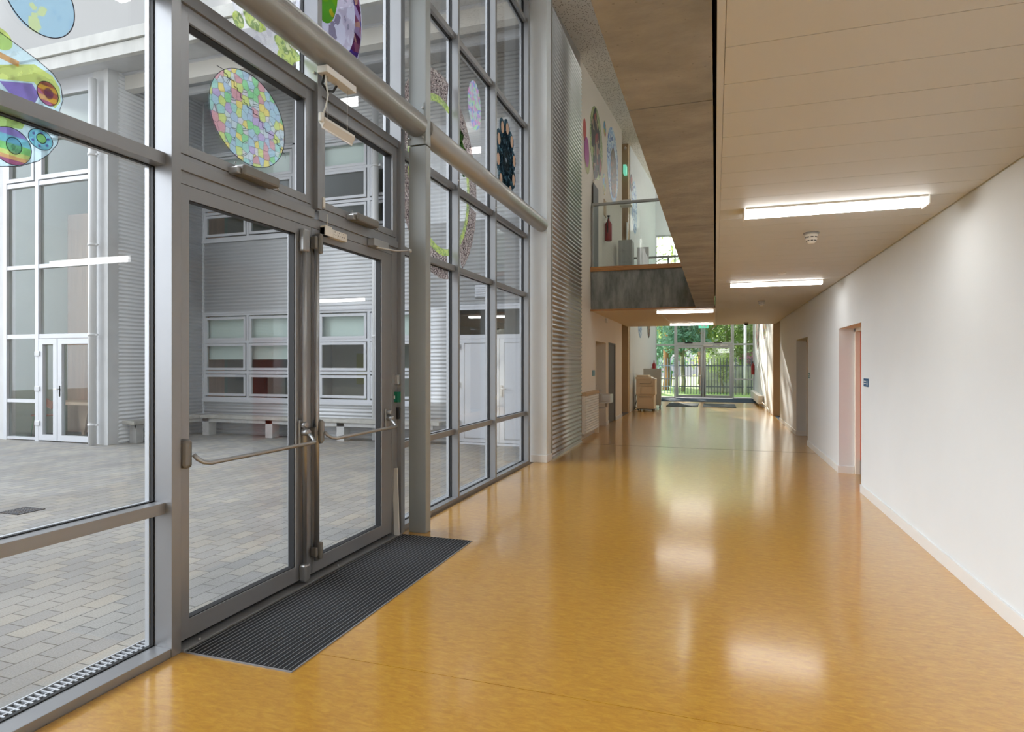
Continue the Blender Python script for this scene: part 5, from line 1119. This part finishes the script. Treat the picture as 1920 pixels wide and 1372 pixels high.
# white double door + transom lights
wd = MB(); x0, x1 = -4.86, -3.06
wd.box(x0, x0 + 0.05, 11.22, 11.30, 0, 2.68); wd.box(x1 - 0.05, x1, 11.22, 11.30, 0, 2.68); wd.box(x0, x1, 11.22, 11.30, 2.62, 2.68); wd.box(x0, x1, 11.22, 11.30, 2.05, 2.13); wd.box(x0, x1, 11.22, 11.3, -0.02, 0.02)
do = wd.build('door', 'outwhite', B)
for a, b in ((-4.80, -3.99), (-3.975, -3.12)):
    q = MB(); q.box(a, b, 11.225, 11.275, 0.03, 2.05, 0.003)
    q.box(a + 0.12, b - 0.12, 11.219, 11.225, 0.12, 1.95); q.build('leaf', 'outwhite', do)
    q = MB(); g0, g1, h0, h1 = a + 0.11, b - 0.11, 0.10, 1.97
    for r_ in ((g0, g0 + 0.007, h0, h1), (g1 - 0.007, g1, h0, h1), (g0, g1, h0, h0 + 0.007), (g0, g1, h1 - 0.007, h1)): q.box(r_[0], r_[1], 11.217, 11.222, r_[2], r_[3])
    q.build('leaf_groove', 'plastic_grey', do)
    q = MB(); q.box(a, b, 11.25, 11.256, 2.13, 2.62); q.build('pane', 'glass_far', do)
q = MB(); q.box(-4.0, -3.965, 11.216, 11.226, 0.03, 2.05); q.build('meeting_stile', 'pier', do)
q = MB()
for z in (0.35, 1.10, 1.85): q.box(-4.86, -4.78, 11.19, 11.225, z, z + 0.10, 0.01)
q.build('hinge', 'steel', do)
q = MB(); q.box(-3.94, -3.90, 11.20, 11.225, 0.93, 1.15, 0.004); q.tube([(-3.92, 11.20, 1.08), (-3.92, 11.16, 1.08), (-3.80, 11.16, 1.08)], 0.012, 8); q.build('door_handle', 'steel', do)
q = MB(); q.box(-4.46, -4.10, 11.21, 11.24, 2.86, 3.10)
for k in range(5): q.box(-4.44, -4.12, 11.195, 11.212, 2.88 + k * 0.043, 2.900 + k * 0.043)
q.build('louvre_vent', 'outwhite', B)
def downpipe(parent, x, y, z0, z1, r=0.055):
    q = MB(); q.cyl((x, y, z0), (x, y, z1), r, 20)
    z = z0 + 0.35
    while z < z1: q.cyl((x, y, z), (x, y, z + 0.05), r + 0.012, 20); q.box(x - 0.02 + r, x + r + 0.06, y - 0.012, y + 0.03, z + 0.01, z + 0.04); z += 1.75
    q.build('downpipe', 'pipe', parent)
downpipe(B, -6.62, 11.12, 0, 7.35, 0.065)
# corrugated return wall
q = MB(); q.corr('x', XR, 9.12, 11.25, -0.02, 7.62, 1); q.box(XR - 0.1, XR - 0.03, 9.0, 11.25, 0, 7.7); q.build('return_cladding', 'corr', B)
# roof
q = MB()
SF = lambda y: 7.33 + 0.12 * (y - 9.0)
q.prism([(8.55, SF(8.55) - 0.02), (18.3, SF(18.3)), (18.3, SF(18.3) + 0.35), (8.62, SF(8.6) + 0.34)], 'x', -22, -2.95, m=0)
q.box(-22, -2.95, 8.50, 8.60, 7.24, 7.47, m=1); q.box(-22, -2.95, 8.46, 8.60, 7.49, 7.70, m=1); q.box(-22, -2.95, 8.52, 8.60, 7.46, 7.50, m=2)
q.build('roof', ['soffit', 'fascia', 'plastic_grey'], B)
q = MB(); q.box(XR + 0.02, -2.95, 9.25, 9.45, 7.02, 7.30, m=0); q.box(XR + 0.12, -2.95, 9.70, 9.78, 6.98, 7.10, m=1); q.box(XR, -2.95, 9.20, 9.5, 7.30, 7.36, m=1); q.build('canopy_beams', ['plastic_white', 'outwhite'], B)

# glazed stair block on the left
S = thing('glazed_block', 'tall glazed block with white frames at the left of the courtyard', 'building', (-12.7, 9.0, -0.02))
YS = 8.98
q = MB(); q.box(-11.62, -11.30, 8.93, 9.3, -0.02, 7.35); q.box(-11.30, XR, 8.90, 9.14, -0.02, 7.35); q.build('corner_pier', 'pier', S)
q = MB()
for x, w_ in ((-14.20, 0.10), (-13.26, 0.10), (-11.66, 0.04)): q.box(x, x + w_, YS - 0.042, YS + 0.062, -0.02, 7.05)
for z, h in ((0.0, 0.05), (2.08, 0.09), (3.52, 0.08), (5.22, 0.09), (6.98, 0.08)): q.box(-14.2, -11.62, YS - 0.035, YS + 0.06, z, z + h)
q.box(-14.2, -13.2, YS - 0.035, YS + 0.06, 0.76, 0.83)
q.frm('y', YS - 0.055, YS + 0.02, -13.14, -11.67, 5.33, 6.22, 0.085); q.frm('y', YS - 0.055, YS + 0.02, -14.08, -13.28, 5.33, 6.22, 0.075)
q.build('facade_frame', 'outwhite', S)
for (a, b, c_, e_) in ((-14.1, -13.26, 0.05, 2.08), (-14.1, -13.26, 2.17, 3.52), (-13.16, -11.66, 2.17, 3.52), (-14.1, -13.26, 3.60, 5.22), (-13.16, -11.66, 3.60, 5.22), (-14.1, -13.26, 5.31, 6.98), (-13.16, -11.66, 5.31, 6.98)):
    q = MB(); q.box(a, b, YS + 0.01, YS + 0.018, c_, e_); q.build('pane', 'glass_far', S)
for a, b in ((-13.14, -12.62), (-12.60, -11.66)):
    q = MB(); s_ = 0.11
    q.frm('y', YS - 0.05, YS + 0.03, a, b, 0.01, 2.07, s_)
    dl = q.build('door_leaf', 'outwhite', S)
    q = MB(); q.box(a + s_, b - s_, YS, YS + 0.008, 0.13, 1.94); q.build('pane', 'glass_far', dl)
q = MB()
for z in (0.30, 1.0, 1.72): q.box(-13.24, -13.10, YS - 0.07, YS - 0.03, z, z + 0.10, 0.01)
q.build('hinge', 'outwhite', S)
q = MB(); q.box(-12.56, -12.52, YS - 0.05, YS - 0.03, 0.90, 1.12); q.tube([(-12.54, YS - 0.05, 1.05), (-12.54, YS - 0.09, 1.05), (-12.66, YS - 0.09, 1.05)], 0.012, 8); q.build('door_handle', 'steel', S)
q = MB(); q.box(-15.5, -14.2, YS - 0.02, YS + 0.2, -0.02, 7.35); q.build('left_wall', 'pier', S)
q = MB(); q.box(-14.25, -11.4, YS - 0.03, YS + 0.08, 7.06, 7.35); q.build('head_panel', 'outwhite', S)
downpipe(S, -11.50, 8.82, 0.0, 7.1, 0.07)
q = MB(); q.box(-15.5, -11.3, 12.0, 12.1, 0, 7.3, m=0); q.box(-14.35, -14.25, 9.1, 12, 0, 7.3, m=0); q.box(-11.36, -11.3, 9.3, 12, 0, 7.3, m=2); q.box(-14.3, -11.3, 9.1, 12, -0.06, 0.0, m=1); q.box(-14.3, -11.3, 10.6, 12, 3.45, 3.60, m=0); q.box(-12.8, -12.7, 10.8, 10.9, 0, 7.3, m=3)
q.build('interior', ['room_green', 'room_dark', 'room_pink', 'outwhite'], S)
q = MB(); q.box(-14.24, -13.5, 10.32, 10.38, 0.0, 5.0); q.build('curtain', 'room_pink', S)
# table, chair and plant inside
d = thing('indoor_table', 'peach table with tapered legs inside the glazed block', 'table', (-12.7, 9.9, 0))
q = MB(); q.box(-14.0, -11.6, 9.6, 10.3, 0.68, 0.74); q.build('table_top', 'table_top', d)
for x in (-12.3, -13.2): q = MB(); q.prism([(x - 0.18, 0.68), (x + 0.18, 0.68), (x + 0.03, 0.0), (x - 0.03, 0.0)], 'y', 9.9, 9.96); q.build('leg', 'table_top', d)
d = thing('green_legged_chair', 'chair with green metal legs and a red-brown seat inside the block', 'chair', (-13.75, 9.4, 0))
q = MB(); q.obox(Vector((-13.72, 9.5, 0.72)), (0.36, 0.03, 0.16), Matrix.Rotation(math.radians(20), 3, 'Y')); q.build('backrest', 'chair_red', d)
q = MB(); q.box(-13.92, -13.55, 9.3, 9.6, 0.44, 0.47, 0.01); q.build('seat', 'chair_red', d)
for (a, b) in ((-13.86, -13.95), (-13.58, -13.50)):
    for yy in (9.32, 9.58): q = MB(); q.tube([(a, yy, 0.45), (b, yy, 0.0)], 0.012, 6); q.build('leg', 'chair_green', d)
d = thing('potted_plant', 'orange-green plant in a grey tapered pot inside the block', 'potted plant', (-11.75, 9.35, 0))
q = MB(); q.lathe((-11.80, 9.4, 0.35), [(0.10, 0), (0.17, 0.45), (0.18, 0.47)], 16); q.box(-11.95, -11.65, 9.25, 9.55, 0, 0.35); q.build('pot', 'pot', d)
q = MB()
for k in range(160):
    a = random.uniform(0, 2 * PI); r_ = random.uniform(0, 0.24); z = 0.80 + random.uniform(0, 0.40)
    q.obox(Vector((-11.82 + r_ * math.cos(a), 9.4 + r_ * math.sin(a) * 0.6, z)), (0.05, 0.004, 0.03), Matrix.Rotation(random.uniform(0, 6), 3, 'Z') @ Matrix.Rotation(random.uniform(-1, 1), 3, 'X'))
q.build('foliage', 'leaf_pale', d)

# benches
bn = thing('courtyard_bench', 'long low slab bench with concrete legs along the corrugated wing', 'bench', (-8, 11, -0.02))
q = MB(); q.box(-11.0, -5.05, 10.82, 11.16, 0.36, 0.43, 0.006); q.box(XR + 0.02, XR + 0.34, 9.18, 11.16, 0.36, 0.43, 0.006); q.build('seat_slab', 'bench_top', bn)
q = MB(); q.box(-11.0, -5.2, 10.86, 10.92, 0.28, 0.36); q.box(-10.98, -10.92, 9.3, 11, 0.28, 0.36); q.build('rail', 'bench_leg', bn)
for (x, y) in ((-10.75, 10.86), (-9.05, 10.86), (-7.28, 10.86), (-5.50, 10.86)): q = MB(); q.box(x - 0.09, x + 0.09, y, y + 0.22, -0.02, 0.36, 0.004); q.build('leg', 'bench_leg', bn)
q = MB(); q.box(-11.12, -10.94, 9.30, 9.46, -0.02, 0.36, 0.004); q.build('leg', 'bench_leg', bn)

# ------------------------------------------------------------------ outside the far lobby
q = MB(); q.box(-30, 25, 29.6, 31.2, -0.2, -0.02, m=1); q.box(-30, 25, 31.2, 80, -0.2, -0.02); struct('ground', 'sunlit grass strip outside the far doors', 'grass', q, ['grass', 'path'])
def fence(x0, x1, y, mat, label, h=1.85):
    d = thing('palisade_fence', label, 'fence', ((x0 + x1) / 2, y, 0))
    q = MB(); x = x0
    while x < x1: q.box(x, x + 0.04, y, y + 0.02, -0.02, h); q.prism([(x, h), (x + 0.04, h), (x + 0.02, h + 0.08)], 'y', y, y + 0.02); x += 0.15
    q.build('pales', mat, d)
    q = MB(); q.box(x0, x1, y + 0.02, y + 0.06, 0.35, 0.40); q.box(x0, x1, y + 0.02, y + 0.06, 1.45, 1.50); q.build('rails', mat, d)
    return d
fence(-6.5, -1.9, 34.0, 'fence_blue', 'blue-grey palisade fence seen left through the far glazing')
fence(-1.85, 5.5, 34.0, 'fence', 'dark palisade fence seen through the far doors')
q = MB(); q.box(-0.6, 6.0, 36.0, 36.4, 0, 1.5); struct('garden_wall', 'mossy boundary wall behind the fence', 'wall', q, 'stone')
def tree(x, y, tr, th, cr, cz, n, leafm, barkm, label, lean=0.0, sq=1.0, lsz=0.17):
    d = thing('tree', label, 'tree', (x, y, -0.02), 'trees outside the far doors')
    q = MB(); P = [(x + lean * k / 6 + 0.05 * math.sin(k * 1.7), y + 0.04 * math.cos(k * 2.1), th * k / 6) for k in range(7)]
    q.tube(P, [tr * (1 - 0.08 * k) for k in range(7)], 12)
    for k in range(7):
        a = random.uniform(0, 2 * PI); z = th * random.uniform(0.5, 1.0); p = Vector((x + lean * z / th, y, z))
        q.tube([p, p + Vector((math.cos(a) * cr * 0.35, math.sin(a) * cr * 0.35, cr * 0.2)), p + Vector((math.cos(a) * cr * 0.7, math.sin(a) * cr * 0.7, cr * 0.35))], [tr * 0.35, tr * 0.22, tr * 0.1], 6)
    q.build('trunk', barkm, d)
    q = MB()
    clus = []
    for k in range(26):
        v = Vector((random.gauss(0, 1), random.gauss(0, 1), random.gauss(0, 1))).normalized() * random.uniform(0.45, 1.0)
        clus.append(Vector((x + lean + v.x * cr, y + v.y * cr * 0.8, cz + v.z * cr * sq)))
    for k in range(n):
        c_ = random.choice(clus); rr = cr * 0.30
        p = c_ + Vector((random.gauss(0, 1), random.gauss(0, 1), random.gauss(0, 0.7))) * rr
        u = Vector((random.gauss(0, 1), random.gauss(0, 1), random.gauss(0, 1))).normalized(); w_ = u.orthogonal().normalized()
        s_ = lsz * random.uniform(0.5, 1.2)
        vs = [q.bm.verts.new(p + u * s_), q.bm.verts.new(p + w_ * s_ * 0.4), q.bm.verts.new(p - u * s_), q.bm.verts.new(p - w_ * s_ * 0.4)]
        q.bm.faces.new(vs)
    q.build('crown', leafm, d)
tree(-2.9, 39.0, 0.20, 5.2, 2.4, 5.6, 3000, 'leaf_pale', 'bark', 'pale green tree with an orange trunk, leftmost through the far glazing', 0.1)
tree(-1.75, 36.5, 0.13, 3.6, 1.2, 3.3, 1500, 'leaf_blue', 'bark_grey', 'slim mossy-trunked bluish tree behind the left far leaf')
tree(-0.75, 38.5, 0.20, 4.6, 1.9, 4.4, 2200, 'leaf', 'bark', 'orange-barked tree between the two far leaves', -0.1)
tree(0.7, 42.0, 0.18, 4.2, 2.6, 4.6, 2600, 'leaf', 'bark_grey', 'dense tree behind the right far leaf')
tree(0.35, 35.1, 0.08, 1.4, 0.55, 1.45, 900, 'leaf_pale', 'bark_grey', 'light green shrub-like tree low behind the right far leaf', 0, 1.5, 0.1)
tree(1.9, 38.0, 0.12, 2.6, 1.2, 2.9, 1400, 'leaf', 'bark_grey', 'dark tree at the right side of the far glazing')
tree(1.9, 37.2, 0.07, 1.6, 0.4, 1.9, 260, 'blossom', 'bark_grey', 'small pink-flowering tree at the right of the far glazing', 0, 0.8, 0.09)
tree(-5.6, 43.0, 0.28, 8.5, 3.9, 10.2, 1500, 'leaf_pale', 'bark_grey', 'very tall pale tree farther left outside', sq=1.15, lsz=0.30)
tree(-1.0, 50.0, 0.3, 6.5, 4.5, 7.5, 3600, 'leaf', 'bark_grey', 'very tall tree farthest back in the middle')
tree(4.0, 48.0, 0.3, 6.5, 4.2, 7.0, 3200, 'leaf_blue', 'bark_grey', 'very tall bluish tree farthest back on the right')
tree(-3.2, 46.0, 0.22, 4.0, 2.3, 3.6, 2600, 'leaf_blue', 'bark_grey', 'low spreading bluish tree behind the orange trunk outside', sq=1.0, lsz=0.22)
tree(1.2, 52.0, 0.22, 4.0, 3.0, 3.4, 2600, 'leaf_pale', 'bark_grey', 'broad pale tree beyond the garden house', sq=0.9, lsz=0.24)
tree(3.2, 41.0, 0.16, 4.5, 1.7, 4.2, 2200, 'leaf', 'bark_grey', 'dense dark tree by the white post outside', sq=1.2)
d = thing('lamp_post', 'slim white post outside the right of the far glazing', 'post', (1.75, 34.8, 0))
q = MB(); q.cyl((1.45, 33.5, 0), (1.45, 33.5, 4.5), 0.07, 14); q.build('shaft', 'pier', d)
q = MB(); q.cyl((1.45, 33.5, 4.5), (1.45, 33.5, 4.6), 0.11, 14); q.build('cap', 'pier', d)
q = MB(); q.box(-0.2, 1.6, 46, 50, 0, 3.0); q.prism([(-0.4, 3.0), (1.8, 3.0), (0.7, 3.9)], 'y', 45.8, 50.2, m=1); q.build('garden_house', ['brick_out', 'pot'], None, 'pale house glimpsed between the trees beyond the fence', 'house')
